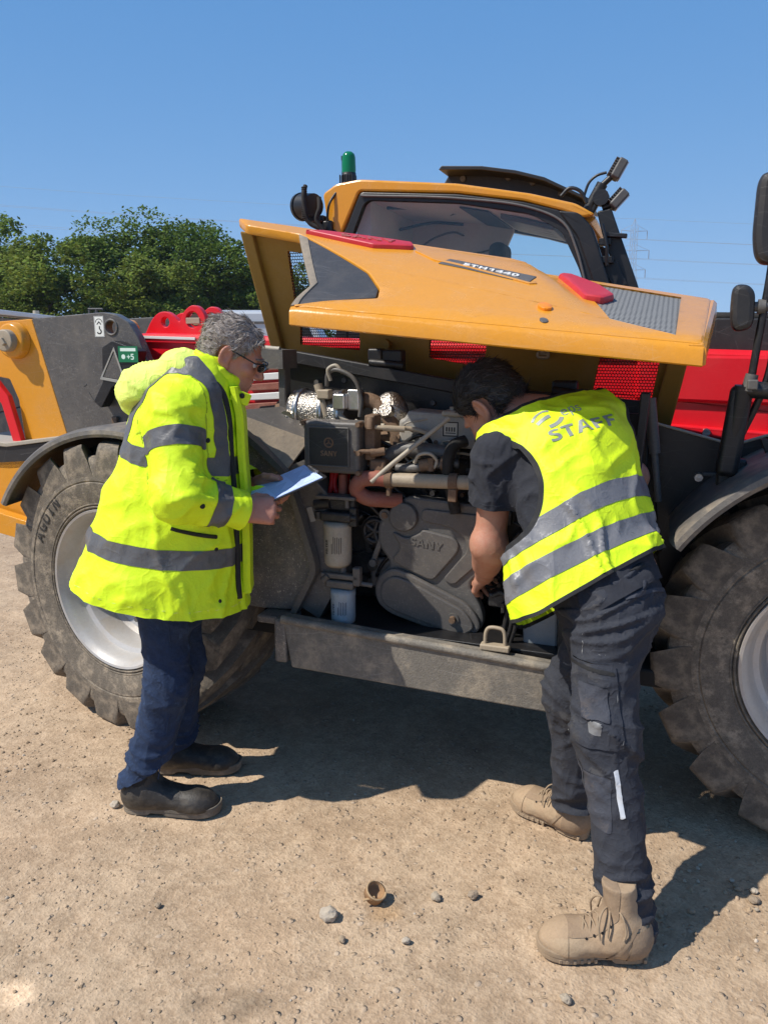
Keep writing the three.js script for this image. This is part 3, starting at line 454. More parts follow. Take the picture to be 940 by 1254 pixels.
// mirrors on the front right arm
const mir = sub('mirror_arm');
put('arm', [rod([.905, 1.20, -.22], [.93, 1.47, -.20], .027), box([.915, 1.33, -.21], [.065, .28, .05], .02, [0, 0, -.085]), rod([.935, 1.46, -.20], [1.02, 1.455, -.20], .026), hose([[.925, 1.28, -.24], [.985, 1.46, -.22], [1.0, 1.56, -.22], [.99, 1.66, -.2]], .011, 20), hose([[.945, 1.46, -.20], [.955, 1.60, -.20], [.97, 1.80, -.20], [.975, 2.1, -.20]], .0115, 20), rod([1.01, 1.45, -.2], [1.02, 2.1, -.2], .013), box([1.03, 1.5, -.2], [.07, .16, .05], .02)], M.black, mir);
put('clamp', [rod([.940, 1.455, -.19], [.948, 1.505, -.19], .020, .018, 8), box([.95, 1.475, -.175], [.03, .03, .03], .005)], M.lampGrey, mir);
put('mirror', [(() => { const g = plate([[.912, 2.045], [.925, 2.068], [1.04, 2.075], [1.04, 1.825], [.945, 1.815], [.922, 1.84], [.912, 1.90]], -.16, .075, { round: .03, bevel: .02 }); return g; })()], M.dark, mir);
put('mirror', [plate([[.872, 1.752], [.884, 1.765], [.915, 1.762], [.934, 1.74], [.938, 1.66], [.928, 1.635], [.892, 1.628], [.878, 1.645], [.872, 1.69]], -.17, .07, { round: .02, bevel: .015 })], M.dark, mir);
put('mirror_joint', [rod([.925, 1.70, -.2], [1.02, 1.70, -.2], .015), rod([.945, 1.70, -.2], [.965, 1.70, -.2], .022)], M.lampGrey, mir);
put('arm_foot', [box([.905, 1.19, -.25], [.05, .10, .08], .01), box([.94, 1.21, -.27], [.05, .06, .04], .01)], M.dark, mir);
// ------------------------------------------------------------------ what stands in the engine bay
const eng = sub('engine');
const P = (name, g, m, parent = eng) => put(name, g, m, parent), PE = (name, g, m) => putEach(name, g, m, eng);
P('engine_block', [box([-.05, .95, -.38], [.75, .55, .22], .03), box([.25, 1.05, -.36], [.5, .30, .2], .03), box([.40, .85, -.34], [.25, .5, .2], .03), box([-.40, .8, -.42], [.25, .4, .14], .03), box([-.16, 1.20, -.40], [.5, .14, .16], .02)], M.blackMatte);
const rE = rng(77);
P('engine_clutter', Array.from({ length: 120 }, () => { const u = lerp(-.42, .52, rE()), v = lerp(.66, 1.28, rE()), w = -.30 + rE() * .04; return rE() < .5 ? box([u, v, w], [.02 + rE() * .05, .02 + rE() * .05, .04], .005, [0, 0, rE() * 2]) : rod([u, v, w - .02], [u + (rE() - .5) * .02, v, w + .04], .008 + rE() * .012); }), M.dark);
PE('engine_hose', Array.from({ length: 42 }, () => { const u = lerp(-.42, .50, rE()), v = lerp(.75, 1.28, rE()); return hose([[u, v, -.26], [u + (rE() - .5) * .18, v + (rE() - .2) * .10, -.22], [u + (rE() - .5) * .35, v - .08 * rE(), -.24], [u + (rE() - .5) * .4, v - .15 * rE(), -.28]], .0035 + rE() * .0075, 30, 7); }), M.black);
PE('wiring_loom', Array.from({ length: 12 }, () => { const u = lerp(-.40, .35, rE()), v = lerp(1.17, 1.34, rE()); return hose([[u, v, -.26], [u + (rE() - .5) * .14, v + (rE() - .3) * .08, -.19 - rE() * .05], [u + (rE() - .5) * .3, v - .06 * rE(), -.22], [u + (rE() - .5) * .3, v - .09 * rE(), -.27]], .0028 + rE() * .003, 30, 6); }), M.beige);
PE('engine_bolt', Array.from({ length: 48 }, () => { const u = lerp(-.42, .3, rE()), v = lerp(.70, 1.30, rE()); return rod([u, v, -.27], [u, v, -.245 + rE() * .02], .009, .008, 6); }), M.rust);
// exhaust canister
P('exhaust_canister', [lathe([[0, 0], [.06, .0], [.082, .02], [.086, .05], [.086, .10], [.082, .108], [.082, .18], [.088, .186], [.088, .24], [.082, .246], [.07, .26], [0, .262]], [-.655, 1.335, -.33], [.345, 1.325, -.33], 40)], M.foil);
PE('canister_clamp', [.045, .145, .215].map((t) => lathe([[.083, 0], [.092, .002], [.092, .018], [.083, .02]], [-.655 + t, 1.335 - t * .01, -.33], [.345 + t, 1.325, -.33], 36)), M.steel);
P('canister_port', [rod([-.63, 1.315, -.26], [-.63, 1.315, -.235], .034, .03, 20), rod([-.63, 1.315, -.24], [-.63, 1.315, -.225], .014, .012, 6), box([-.52, 1.29, -.235], [.10, .02, .02], .004)], M.steel);
P('exhaust_stub', [rod([-.78, 1.31, -.33], [-.65, 1.325, -.33], .042), rod([-.70, 1.32, -.33], [-.66, 1.325, -.33], .055)], M.rust);
P('marker_block', [box([-.80, 1.31, -.26], [.09, .05, .03], .012)], M.redRubber);
P('turbo_cover', [(() => { const g = new THREE.SphereGeometry(1, 32, 20); g.scale(.068, .082, .06); g.translate(-.245, 1.338, -.33); return g; })(), lathe([[.05, 0], [.062, .01], [.062, .05], [.05, .07]], [-.30, 1.335, -.33], [.7, 1.33, -.33], 30), rod([-.24, 1.35, -.28], [-.24, 1.36, -.255], .03, .024, 20)], M.foil);
P('turbo_pipe', [hose([[-.37, 1.37, -.32], [-.33, 1.39, -.30], [-.28, 1.37, -.30], [-.21, 1.28, -.28], [-.2, 1.22, -.28]], .028, 40, 12), rod([-.31, 1.24, -.30], [-.22, 1.255, -.3], .03)], M.rust);
P('sensor_hose', [hose([[-.475, 1.44, -.27], [-.465, 1.485, -.26], [-.43, 1.50, -.25], [-.36, 1.47, -.25], [-.335, 1.40, -.26], [-.34, 1.33, -.26]], .008, 50)], M.lampGrey);
P('braided_hose', [hose([[-.42, 1.37, -.26], [-.41, 1.33, -.25], [-.36, 1.305, -.25], [-.24, 1.30, -.25]], .010, 40), hose([[-.455, 1.46, -.26], [-.46, 1.50, -.25], [-.43, 1.515, -.25], [-.405, 1.49, -.255]], .007, 40)], M.beige);
P('orange_plug', [rod([-.505, 1.445, -.255], [-.49, 1.40, -.25], .016, .014), rod([-.49, 1.40, -.25], [-.47, 1.33, -.25], .012), box([-.475, 1.41, -.25], [.05, .035, .04], .006)], M.tan);
PE('sensor_block', [box([-.41, 1.385, -.25], [.05, .06, .05], .008), box([-.365, 1.39, -.28], [.05, .08, .05], .008), rod([-.44, 1.32, -.25], [-.44, 1.26, -.25], .016), rod([-.47, 1.30, -.24], [-.43, 1.25, -.24], .012)], M.steel);
// black control box with a faint emblem
const cbox = P('control_box', [box([-.385, 1.235, -.14], [.215, .185, .09], .014)], M.plastic);
put('box_lid', [box([-.392, 1.238, -.093], [.15, .135, .008], .004)], M.dark, cbox);
put('box_frame', [hose([[-.468, 1.306, -.090], [-.316, 1.306, -.090]], .003, 4), hose([[-.468, 1.170, -.090], [-.316, 1.170, -.090]], .003, 4), hose([[-.468, 1.170, -.090], [-.468, 1.306, -.090]], .002, 4), hose([[-.316, 1.170, -.090], [-.316, 1.306, -.090]], .003, 4)], M.lampGrey, cbox);
put('box_emblem', [(() => { const g = new THREE.TorusGeometry(.016, .003, 6, 24); g.translate(-.39, 1.254, -.088); return g; })(), ...[0, 1, 2].map((k) => { const a = Math.PI / 2 + k * 2.094; return rod([-.39, 1.254, -.088], [-.39 + .016 * Math.cos(a), 1.254 + .016 * Math.sin(a), -.088], .0028, .001, 6); }), text3('SANY', .018, .002).translate(-.39, 1.215, -.0895)], M.rust, cbox);
putEach('box_bolt', [[-.49, 1.32], [-.28, 1.32], [-.49, 1.15], [-.28, 1.15], [-.28, 1.22]].map(([u, v]) => rod([u, v, -.12], [u, v, -.085], .011, .009, 8)), M.rust, cbox);
P('valve_stack', [box([-.255, 1.27, -.17], [.04, .16, .07], .008), rod([-.30, 1.225, -.10], [-.23, 1.225, -.12], .008), rod([-.245, 1.22, -.12], [-.20, 1.225, -.14], .014), rod([-.25, 1.30, -.13], [-.25, 1.34, -.14], .015), box([-.225, 1.17, -.16], [.06, .05, .06], .01)], M.rust);
P('fuel_line', [hose([[-.25, 1.31, -.14], [-.20, 1.305, -.15], [-.12, 1.30, -.2], [-.05, 1.285, -.2]], .008, 30), rod([-.21, 1.305, -.15], [-.14, 1.30, -.18], .011)], M.tan);
// expansion tank
const tank = P('expansion_tank', [plate([[-.184, 1.325], [-.16, 1.335], [-.15, 1.36], [.20, 1.345], [.20, 1.225], [-.184, 1.243]], -.24, .13, { round: .014, bevel: .012 })], M.greyTank);
const tankLab = canvasTex(64, 64, (x, w, h) => { x.fillStyle = '#b9b6aa'; x.fillRect(0, 0, w, h); x.strokeStyle = '#222'; x.lineWidth = 5; x.strokeRect(4, 4, 56, 56); x.fillStyle = '#333'; for (let k = 0; k < 4; k++) x.fillRect(14 + k * 10, 24, 6, 18); x.fillRect(12, 46, 40, 4); });
const tl = new THREE.PlaneGeometry(.06, .055); tl.translate(.01, 1.30, -.2385); put('tank_label', tl, mat({ map: tankLab, roughness: .6 }), tank, true);
P('tank_cap', [rod([.03, 1.34, -.28], [.03, 1.375, -.28], .035), box([.06, 1.355, -.26], [.16, .02, .08], .008)], M.beige);
P('dipstick_tube', [hose([[.02, 1.345, -.18], [-.06, 1.275, -.15], [-.17, 1.18, -.12], [-.235, 1.12, -.10]], .0085, 30)], M.beige);
// intake pipes
P('intake_manifold', [hose([[-.22, 1.16, -.2], [-.20, 1.20, -.2], [-.15, 1.225, -.2], [-.05, 1.225, -.2], [.05, 1.215, -.2]], .027, 40, 12), hose([[-.16, 1.165, -.16], [-.10, 1.17, -.15], [-.02, 1.185, -.16], [.06, 1.19, -.17]], .016, 30, 10)], M.lampGrey);
PE('manifold_joint', [rod([-.07, 1.18, -.15], [-.02, 1.19, -.15], .022), rod([.0, 1.19, -.16], [.04, 1.19, -.165], .025), rod([-.03, 1.165, -.14], [-.03, 1.21, -.14], .012)], M.rust);
P('loop_hose', [hose([[-.09, 1.19, -.14], [-.07, 1.22, -.13], [-.03, 1.225, -.13], [-.01, 1.20, -.14], [-.02, 1.175, -.14]], .006, 30)], M.beige);
P('charge_pipe', [rod([-.175, 1.128, -.13], [.15, 1.135, -.13], .0245, .0245, 24)], M.tan);
P('pipe_clamp', [rod([.04, 1.133, -.13], [.07, 1.134, -.13], .031), box([.055, 1.09, -.115], [.03, .045, .02], .004), rod([-.19, 1.127, -.13], [-.165, 1.128, -.13], .031), box([-.178, 1.165, -.125], [.014, .02, .02], .003), box([-.178, 1.095, -.125], [.014, .05, .02], .003)], M.rust);
P('red_elbow_hose', [hose([[-.17, 1.127, -.13], [-.23, 1.13, -.125], [-.283, 1.12, -.12], [-.30, 1.085, -.125], [-.27, 1.055, -.14], [-.21, 1.045, -.17], [-.16, 1.04, -.2]], .028, 50, 16)], M.redRubber);
P('radiator_hose', [hose([[.055, 1.02, -.16], [.035, 1.12, -.15], [.03, 1.20, -.14], [.045, 1.255, -.15], [.08, 1.27, -.18]], .020, 40, 12), hose([[.11, 1.05, -.18], [.12, 1.18, -.15], [.125, 1.30, -.18]], .012, 30), hose([[.10, 1.12, -.17], [.15, 1.19, -.15], [.22, 1.22, -.15]], .012, 30), hose([[.09, 1.17, -.16], [.14, 1.175, -.16], [.2, 1.17, -.16]], .008, 20)], M.blackMatte);
PE('battery_lead', [[-.425, .004], [-.405, -.006], [-.385, .01], [-.362, .0]].map(([u, d]) => hose([[u, 1.15, -.2], [u + d, 1.09, -.18], [u - d, 1.045, -.18], [u + d * 2, .99, -.2]], .010, 20)), mat({ color: [.45, .012, .012], roughness: .5 }));
P('lead_boot', [hose([[-.367, 1.13, -.16], [-.365, 1.08, -.155], [-.372, 1.035, -.165]], .017, 16), rod([-.372, 1.03, -.165], [-.375, 1.0, -.17], .012)], M.redRubber);
// filters
function filter(name, u, v0, v1, w, r, m, print) {
  const f = P(name, [lathe([[0, 0], [r * .8, 0], [r * .97, .012], [r, .03], [r, v1 - v0 - .03], [r * 1.02, v1 - v0 - .022], [r * 1.02, v1 - v0], [0, v1 - v0]], [u, v0, w], [u, v0 + 1, w], 36)], m);
  const t = canvasTex(128, 128, (x, W, H) => { x.clearRect(0, 0, W, H); x.fillStyle = print; x.save(); x.translate(34, 104); x.rotate(-Math.PI / 2); x.font = 'bold 20px sans-serif'; x.fillText('FILTER', 0, 0); x.font = '9px sans-serif'; for (let k = 0; k < 6; k++) x.fillRect(4 + (k % 2) * 3, 22 + k * 9, 46 + (k * 29) % 30, 3); x.restore(); });
  const g = new THREE.CylinderGeometry(r + .0012, r + .0012, (v1 - v0) * .62, 24, 1, true, -.9, 1.9); g.translate(u, (v0 + v1) / 2, w);
  put('filter_print', g, mat({ map: t, transparent: true, roughness: .6, side: THREE.DoubleSide }), f, true); return f;
}
filter('fuel_filter', -.378, .795, .965, -.13, .0505, M.beige, '#2a2622');
filter('oil_filter', -.355, .575, .715, -.12, .0455, bumped({ map: worn([.33, .40, .46], { dust: .3 }), roughness: .5 }), '#1d3350');
P('filter_head', [box([-.37, .985, -.13], [.12, .035, .09], .01), box([-.375, 1.025, -.14], [.14, .05, .05], .012), rod([-.46, 1.02, -.12], [-.40, 1.03, -.12], .022), rod([-.44, 1.0, -.10], [-.44, .975, -.10], .014), box([-.31, .985, -.12], [.03, .07, .03], .006), rod([-.32, .985, -.1], [-.29, .985, -.1], .01)], M.dark);
P('filter_bracket', [box([-.37, 1.055, -.12], [.15, .012, .06], .003), box([-.455, 1.10, -.115], [.018, .16, .012], .003, [0, 0, .75]), rod([-.33, 1.02, -.105], [-.33, 1.05, -.105], .008)], M.lampGrey);
P('filter_head', [box([-.355, .735, -.12], [.11, .03, .08], .008), rod([-.355, .75, -.12], [-.355, .80, -.12], .015), box([-.355, .765, -.10], [.15, .02, .03], .005), rod([-.42, .745, -.09], [-.40, .765, -.09], .014), rod([-.30, .745, -.1], [-.24, .735, -.12], .009), box([-.29, .77, -.1], [.03, .07, .03], .006)], M.plastic);
// alternator pulley
P('alternator', [rod([-.265, .915, -.34], [-.265, .915, -.22], .058), (() => { const g = new THREE.TorusGeometry(.042, .009, 8, 30); g.translate(-.265, .915, -.215); return g; })(), ...[0, 1, 2, 3, 4].map((k) => { const a = k * 1.257; return rod([-.265, .915, -.21], [-.265 + .04 * Math.cos(a), .915 + .04 * Math.sin(a), -.21], .008); })], M.dark);
P('tension_arm', [box([-.245, .86, -.20], [.02, .13, .015], .005, [0, 0, -.35]), rod([-.262, .80, -.2], [-.262, .80, -.18], .014), box([-.24, .75, -.24], [.10, .12, .03], .02)], M.plastic);
P('slot_bracket', [box([-.13, .545, -.1], [.10, .03, .03], .01, [0, 0, .5])], M.lampGrey);
// belt cover with raised lettering
const cw = -.19;
const cover = P('belt_cover', [
  plate([[-.245, .955], [-.135, 1.062], [.20, 1.042], [.215, .93], [.205, .85], [.15, .81], [.10, .755], [.155, .66], [.158, .60], [.10, .545], [.03, .552], [-.19, .607], [-.245, .645], [-.262, .70], [-.245, .755], [-.19, .80], [-.245, .87]], cw, .05, { round: .03, bevel: .010, holes: [] }),
], bumped({ map: worn([.088, .086, .083], { dust: .06, grain: .10, scr: .12, spec: .10 }), roughness: .48 }, .0006));
put('cover_boss', [lathe([[.055, 0], [.053, .014], [.048, .02], [0, .02]], [-.143, .985, cw], [-.143, .985, cw + 1], 40)], M.plastic, cover);
put('cover_plate', [plate([[-.19, .93], [-.13, .905], [-.08, .93], [-.07, .945], [.045, .925], [.065, .90], [.06, .87], [-.03, .755], [-.13, .79], [-.19, .82], [-.15, .87]], cw + .012, .014, { round: .022, bevel: .006 })], M.plastic, cover);
put('cover_plate', [plate([[-.075, 1.02], [.17, 1.01], [.185, .93], [.17, .87], [.045, .745], [.005, .765], [.095, .88], [.085, .925], [.03, .96], [-.08, .975]], cw + .009, .012, { round: .02, bevel: .006 })], M.plastic, cover);
put('cover_slot', [plate([[-.045, .805], [-.005, .79], [.055, .915], [.04, .925], [.015, .92]], cw + .004, .006, { round: .016, bevel: .001 })], M.blackMatte, cover);
put('cover_belt_guard', [
  plate([[-.252, .70], [-.235, .76], [-.18, .795], [-.12, .78], [.11, .685], [.150, .625], [.148, .59], [.10, .553], [.04, .558], [-.19, .615], [-.238, .65]], cw + .022, .02, { round: .035, bevel: .008 }),
  plate([[-.226, .70], [-.212, .745], [-.17, .768], [-.115, .755], [.095, .665], [.128, .620], [.128, .595], [.09, .572], [.04, .578], [-.175, .633], [-.215, .66]], cw + .034, .016, { round: .03, bevel: .007 }),
], M.plastic, cover);
put('cover_letters', [text3('SANY', .028, .004).scale(1.25, 1, 1).applyMatrix4(new THREE.Matrix4().makeRotationZ(-.10)).translate(-.055, .893, cw + .011)], bumped({ map: worn([.085, .082, .078], { dust: .2 }), roughness: .5 }), cover);
putEach('cover_bolt', [rod([.055, .632, cw + .03], [.055, .632, cw + .055], .014, .012, 8), rod([-.215, .985, cw], [-.215, .985, cw + .012], .014, .012, 8)], M.rust, cover);
putEach('cover_bolt_washer', [rod([.055, .632, cw + .03], [.055, .632, cw + .040], .022), rod([-.215, .985, cw - .002], [-.215, .985, cw + .006], .022)], M.lampGrey, cover);
P('hydraulic_block', [box([.21, .72, -.18], [.06, .05, .06], .008), hose([[.19, .73, -.16], [.23, .75, -.15], [.25, .70, -.15], [.24, .62, -.16]], .010, 24), box([.235, .70, -.14], [.012, .035, .012], .002)], M.dark);
// ------------------------------------------------------------------ signed-distance modelling for people
const sminf = (a, b, k) => { const h = Math.max(k - Math.abs(a - b), 0) / k; return Math.min(a, b) - h * h * k * .25; };
const smaxf = (a, b, k) => -sminf(-a, -b, k);
function capsule(a, b, ra, rb) {
  const [ax, ay, az] = a, dx = b[0] - ax, dy = b[1] - ay, dz = b[2] - az, L = dx * dx + dy * dy + dz * dz;
  return (x, y, z) => { const px = x - ax, py = y - ay, pz = z - az; let t = (px * dx + py * dy + pz * dz) / L; t = t < 0 ? 0 : t > 1 ? 1 : t; const qx = px - dx * t, qy = py - dy * t, qz = pz - dz * t; return Math.sqrt(qx * qx + qy * qy + qz * qz) - (ra + (rb - ra) * t); };
}
function ellip(c, r, m) {   // m: optional Matrix3-like rows of local axes
  return (x, y, z) => { let px = x - c[0], py = y - c[1], pz = z - c[2]; if (m) { const q = px * m[0][0] + py * m[0][1] + pz * m[0][2], w = px * m[1][0] + py * m[1][1] + pz * m[1][2]; pz = px * m[2][0] + py * m[2][1] + pz * m[2][2]; px = q; py = w; } const k0 = Math.hypot(px / r[0], py / r[1], pz / r[2]), k1 = Math.hypot(px / (r[0] * r[0]), py / (r[1] * r[1]), pz / (r[2] * r[2])); return k1 < 1e-6 ? -Math.min(...r) : k0 * (k0 - 1) / k1; };
}
// a loft of elliptical sections along y of a frame; stations [y, cx, cz, ax, az]
function loftf(st, fr) {
  const n = st.length;
  return (x, y, z) => {
    if (fr) { const px = x - fr.o[0], py = y - fr.o[1], pz = z - fr.o[2]; x = px * fr.x[0] + py * fr.x[1] + pz * fr.x[2]; y = px * fr.y[0] + py * fr.y[1] + pz * fr.y[2]; z = px * fr.z[0] + py * fr.z[1] + pz * fr.z[2]; }
    let i = 0; while (i < n - 2 && y > st[i + 1][0]) i++;
    const A = st[i], B = st[i + 1]; let t = (y - A[0]) / (B[0] - A[0]); const tc = t < 0 ? 0 : t > 1 ? 1 : t, u = tc * tc * (3 - 2 * tc) * .5 + tc * .5;
    const cx = lerp(A[1], B[1], u), cz = lerp(A[2], B[2], u), a = lerp(A[3], B[3], u), b = lerp(A[4], B[4], u);
    const px = x - cx, pz = z - cz, k0 = Math.hypot(px / a, pz / b), k1 = Math.hypot(px / (a * a), pz / (b * b));
    const d = k1 < 1e-6 ? -Math.min(a, b) : k0 * (k0 - 1) / k1, c = Math.max(st[0][0] - y, y - st[n - 1][0]);
    return c > 0 ? (d > 0 ? Math.hypot(c, d) : c) : Math.max(d, c);
  };
}
const frameOf = (o, x, y) => { const Y = V(...y).normalize(), X = V(...x); X.addScaledVector(Y, -X.dot(Y)).normalize(); const Z = X.clone().cross(Y); return { o, x: X.toArray(), y: Y.toArray(), z: Z.toArray() }; };
const unframe = (f, p) => [0, 1, 2].map((k) => f.o[k] + f.x[k] * p[0] + f.y[k] * p[1] + f.z[k] * p[2]);
const toframe = (f, p) => { const d = [p[0] - f.o[0], p[1] - f.o[1], p[2] - f.o[2]]; return [f.x, f.y, f.z].map((a) => a[0] * d[0] + a[1] * d[1] + a[2] * d[2]); };
const blend = (k, ...fs) => (x, y, z) => { let d = fs[0](x, y, z); for (let i = 1; i < fs.length; i++) d = sminf(d, fs[i](x, y, z), k); return d; };
// naive surface nets
function nets(f, lo, hi, h) {
  const nx = Math.ceil((hi[0] - lo[0]) / h) + 1, ny = Math.ceil((hi[1] - lo[1]) / h) + 1, nz = Math.ceil((hi[2] - lo[2]) / h) + 1, sx = 1, sy = nx, sz = nx * ny;
  const F = new Float32Array(nx * ny * nz);
  for (let k = 0, o = 0; k < nz; k++) for (let j = 0; j < ny; j++) for (let i = 0; i < nx; i++, o++) F[o] = f(lo[0] + i * h, lo[1] + j * h, lo[2] + k * h);
  const id = new Int32Array(nx * ny * nz).fill(-1), pos = [], idx = [];
  const C = [0, sx, sy, sx + sy, sz, sx + sz, sy + sz, sx + sy + sz], E = [[0, 1], [2, 3], [4, 5], [6, 7], [0, 2], [1, 3], [4, 6], [5, 7], [0, 4], [1, 5], [2, 6], [3, 7]];
  for (let k = 0; k < nz - 1; k++) for (let j = 0; j < ny - 1; j++) for (let i = 0; i < nx - 1; i++) {
    const o = i + j * sy + k * sz; let m = 0; for (let c = 0; c < 8; c++) if (F[o + C[c]] < 0) m |= 1 << c;
    if (m === 0 || m === 255) continue;
    let x = 0, y = 0, z = 0, n = 0;
    for (const [a, b] of E) { const ia = (m >> a) & 1, ib = (m >> b) & 1; if (ia === ib) continue; const fa = F[o + C[a]], fb = F[o + C[b]], t = fa / (fa - fb); const ax = a & 1, ay = (a >> 1) & 1, az = a >> 2, bx = b & 1, by = (b >> 1) & 1, bz = b >> 2; x += ax + (bx - ax) * t; y += ay + (by - ay) * t; z += az + (bz - az) * t; n++; }
    id[o] = pos.length / 3; pos.push(lo[0] + (i + x / n) * h, lo[1] + (j + y / n) * h, lo[2] + (k + z / n) * h);
  }
  const quad = (a, b, c, d, flip) => { if (a < 0 || b < 0 || c < 0 || d < 0) return; flip ? idx.push(a, c, b, a, d, c) : idx.push(a, b, c, a, c, d); };
  for (let k = 1; k < nz - 1; k++) for (let j = 1; j < ny - 1; j++) for (let i = 1; i < nx - 1; i++) {
    const o = i + j * sy + k * sz, s = F[o] < 0;
    if (s !== F[o + sx] < 0) quad(id[o - sy - sz], id[o - sz], id[o], id[o - sy], !s);
    if (s !== F[o + sy] < 0) quad(id[o - sx - sz], id[o - sx], id[o], id[o - sz], !s);
    if (s !== F[o + sz] < 0) quad(id[o - sx - sy], id[o - sy], id[o], id[o - sx], !s);
  }
  const g = new THREE.BufferGeometry(); g.setAttribute('position', new THREE.Float32BufferAttribute(pos, 3)); g.setIndex(idx); g.computeVertexNormals(); return g;
}
function displace(g, fn) { const p = g.attributes.position, n = g.attributes.normal; for (let i = 0; i < p.count; i++) { const d = fn(p.getX(i), p.getY(i), p.getZ(i), n.getX(i), n.getY(i), n.getZ(i)); p.setXYZ(i, p.getX(i) + n.getX(i) * d, p.getY(i) + n.getY(i) * d, p.getZ(i) + n.getZ(i) * d); } g.computeVertexNormals(); return g; }
// cut a geometry along fn = 0: [inside (fn < 0), outside], keeping smooth normals; inside lifted by `lift`
function cut(g, fn, lift = 0) {
  const s = g.index ? g.toNonIndexed() : g, p = s.attributes.position, n = s.attributes.normal, out = [[], []], nor = [[], []];
  const val = new Float32Array(p.count); for (let i = 0; i < p.count; i++) val[i] = fn(p.getX(i), p.getY(i), p.getZ(i), n.getX(i), n.getY(i), n.getZ(i));
  const P = (i) => [p.getX(i), p.getY(i), p.getZ(i), n.getX(i), n.getY(i), n.getZ(i)];
  const push = (k, ...vs) => vs.forEach((v) => { const l = k === 0 ? lift : 0; out[k].push(v[0] + v[3] * l, v[1] + v[4] * l, v[2] + v[5] * l); nor[k].push(v[3], v[4], v[5]); });
  for (let i = 0; i < p.count; i += 3) {
    const q = [i, i + 1, i + 2], ins = q.map((j) => val[j] < 0), c = ins.filter(Boolean).length;
    if (c === 3) push(0, P(i), P(i + 1), P(i + 2)); else if (c === 0) push(1, P(i), P(i + 1), P(i + 2));
    else {
      const lone = c === 1 ? ins.indexOf(true) : ins.indexOf(false), A = q[lone], B = q[(lone + 1) % 3], Cc = q[(lone + 2) % 3];
      const mid = (u, v) => { const t = val[u] / (val[u] - val[v]), a = P(u), b = P(v); return a.map((x, k) => lerp(x, b[k], t)); };
      const ab = mid(A, B), ac = mid(A, Cc), k = c === 1 ? 0 : 1;
      push(k, P(A), ab, ac); push(1 - k, ab, P(B), P(Cc)); push(1 - k, ab, P(Cc), ac);
    }
  }
  return [0, 1].map((k) => { const r = new THREE.BufferGeometry(); r.setAttribute('position', new THREE.Float32BufferAttribute(out[k], 3)); r.setAttribute('normal', new THREE.Float32BufferAttribute(nor[k], 3)); return r; });
}
const fold = (p, f, s) => { const n = pn.noise(p[0] * f[0] + s, p[1] * f[1] - s, p[2] * f[2] + s * .5), a = Math.max(0, 1 - Math.abs(n) * 3.4); return Math.pow(a, 1.5) + .5 * n; };
const local = (o, list) => list.map((g) => { const r = clean(g); r.deleteAttribute('uv'); r.translate(-o[0], -o[1], -o[2]); return r; });

// fabrics
const weave = texture(128, (o, x, y) => { const v = .5 + .25 * Math.sin(x / 128 * 2 * Math.PI * 32) + .25 * Math.sin(y / 128 * 2 * Math.PI * 32) + (fFine[o] - .5) * .3; return [v, v, v]; }, false, 16);
function cloth(c, { stain = [.2, .17, .1], st = .1, grain = .05, rep = 1.7, rough = .85, bump = .0006, crease = 0 } = {}) {
  const tex = texture(FS, (o) => { let k = mix3(c, stain, st * sstep(.5, .72, fCoarse[o] * .6 + fMid[o] * .4)); const g = 1 + grain * (fFine[o] - .5) * 2 + grain * (fMid[o] - .5) * 2; return k.map((v) => v * g); }, true, rep);
  return mat({ map: tex, roughness: rough, bumpMap: crease ? creaseMap : weave, bumpScale: crease || bump });
}
const creaseMap = (() => { const A = field(FS, [[5, 1], [11, .7]], 501), B = field(FS, [[14, 1], [29, .6]], 502), C = field(FS, [[44, 1], [90, .6]], 503); const rg = (v) => Math.pow(Math.max(0, 1 - Math.abs(v - .5) * 9), 1.4); return texture(FS, (o) => { const v = .30 + .34 * rg(A[o]) + .20 * rg(B[o]) + .09 * rg(C[o]) + .05 * (fFine[o] - .5); return [v, v, v]; }, false, 1.6); })();
const F = {
  hivis: cloth([.70, .93, .010], { st: .16, stain: [.40, .47, .03], rough: .62, grain: .04, crease: .003 }),
  hivisVest: cloth([.72, .95, .012], { st: .10, stain: [.42, .5, .03], rough: .62, grain: .04, crease: .0035 }),
  seam: cloth([.40, .54, .012], { st: .1, rough: .8 }),
  hivisPale: cloth([.78, .90, .18], { st: .15, stain: [.6, .62, .2], rough: .8, crease: .008 }),
  band: cloth([.105, .105, .108], { st: .3, grain: .10, rough: .45, crease: .003 }),
  bandVest: cloth([.17, .17, .18], { st: .2, stain: [.08, .08, .08], grain: .10, rough: .42, crease: .003 }),
  black: cloth([.012, .012, .013], { st: .1, rough: .75 }),
  denim: cloth([.011, .026, .066], { stain: [.032, .062, .13], st: .8, grain: .3, rough: .9, crease: .005 }),
  tee: cloth([.022, .024, .032], { stain: [.035, .036, .042], st: .4, grain: .1, rough: .95, crease: .004 }),
  trouser: cloth([.026, .029, .039], { stain: [.075, .07, .066], st: .45, grain: .14, rough: .85, rep: 2.3, crease: .006 }),
  trouserLight: cloth([.042, .046, .06], { stain: [.11, .09, .08], st: .4, grain: .12, rough: .85, crease: .005 }),
  stitch: mat({ color: [.22, .22, .22], roughness: .9 }),
  leather: bumped({ map: worn([.015, .0135, .0125], { dust: .14, grain: .2, scr: .15, scrCol: [.16, .15, .14], repeat: 3 }), roughness: .58 }, .0014),
  soleGrey: bumped({ map: worn([.10, .088, .072], { dust: .5, grain: .2 }), roughness: .85 }, .001),
  suede: bumped({ map: worn([.36, .25, .155], { dust: .35, grain: .12, dustCol: [.40, .31, .2] }), roughness: .92 }, .0012),
  suedeDark: bumped({ map: worn([.27, .185, .115], { dust: .3, grain: .15 }), roughness: .92 }, .001),
  soleTan: bumped({ map: worn([.30, .215, .135], { dust: .3, grain: .15 }), roughness: .9 }, .001),
};
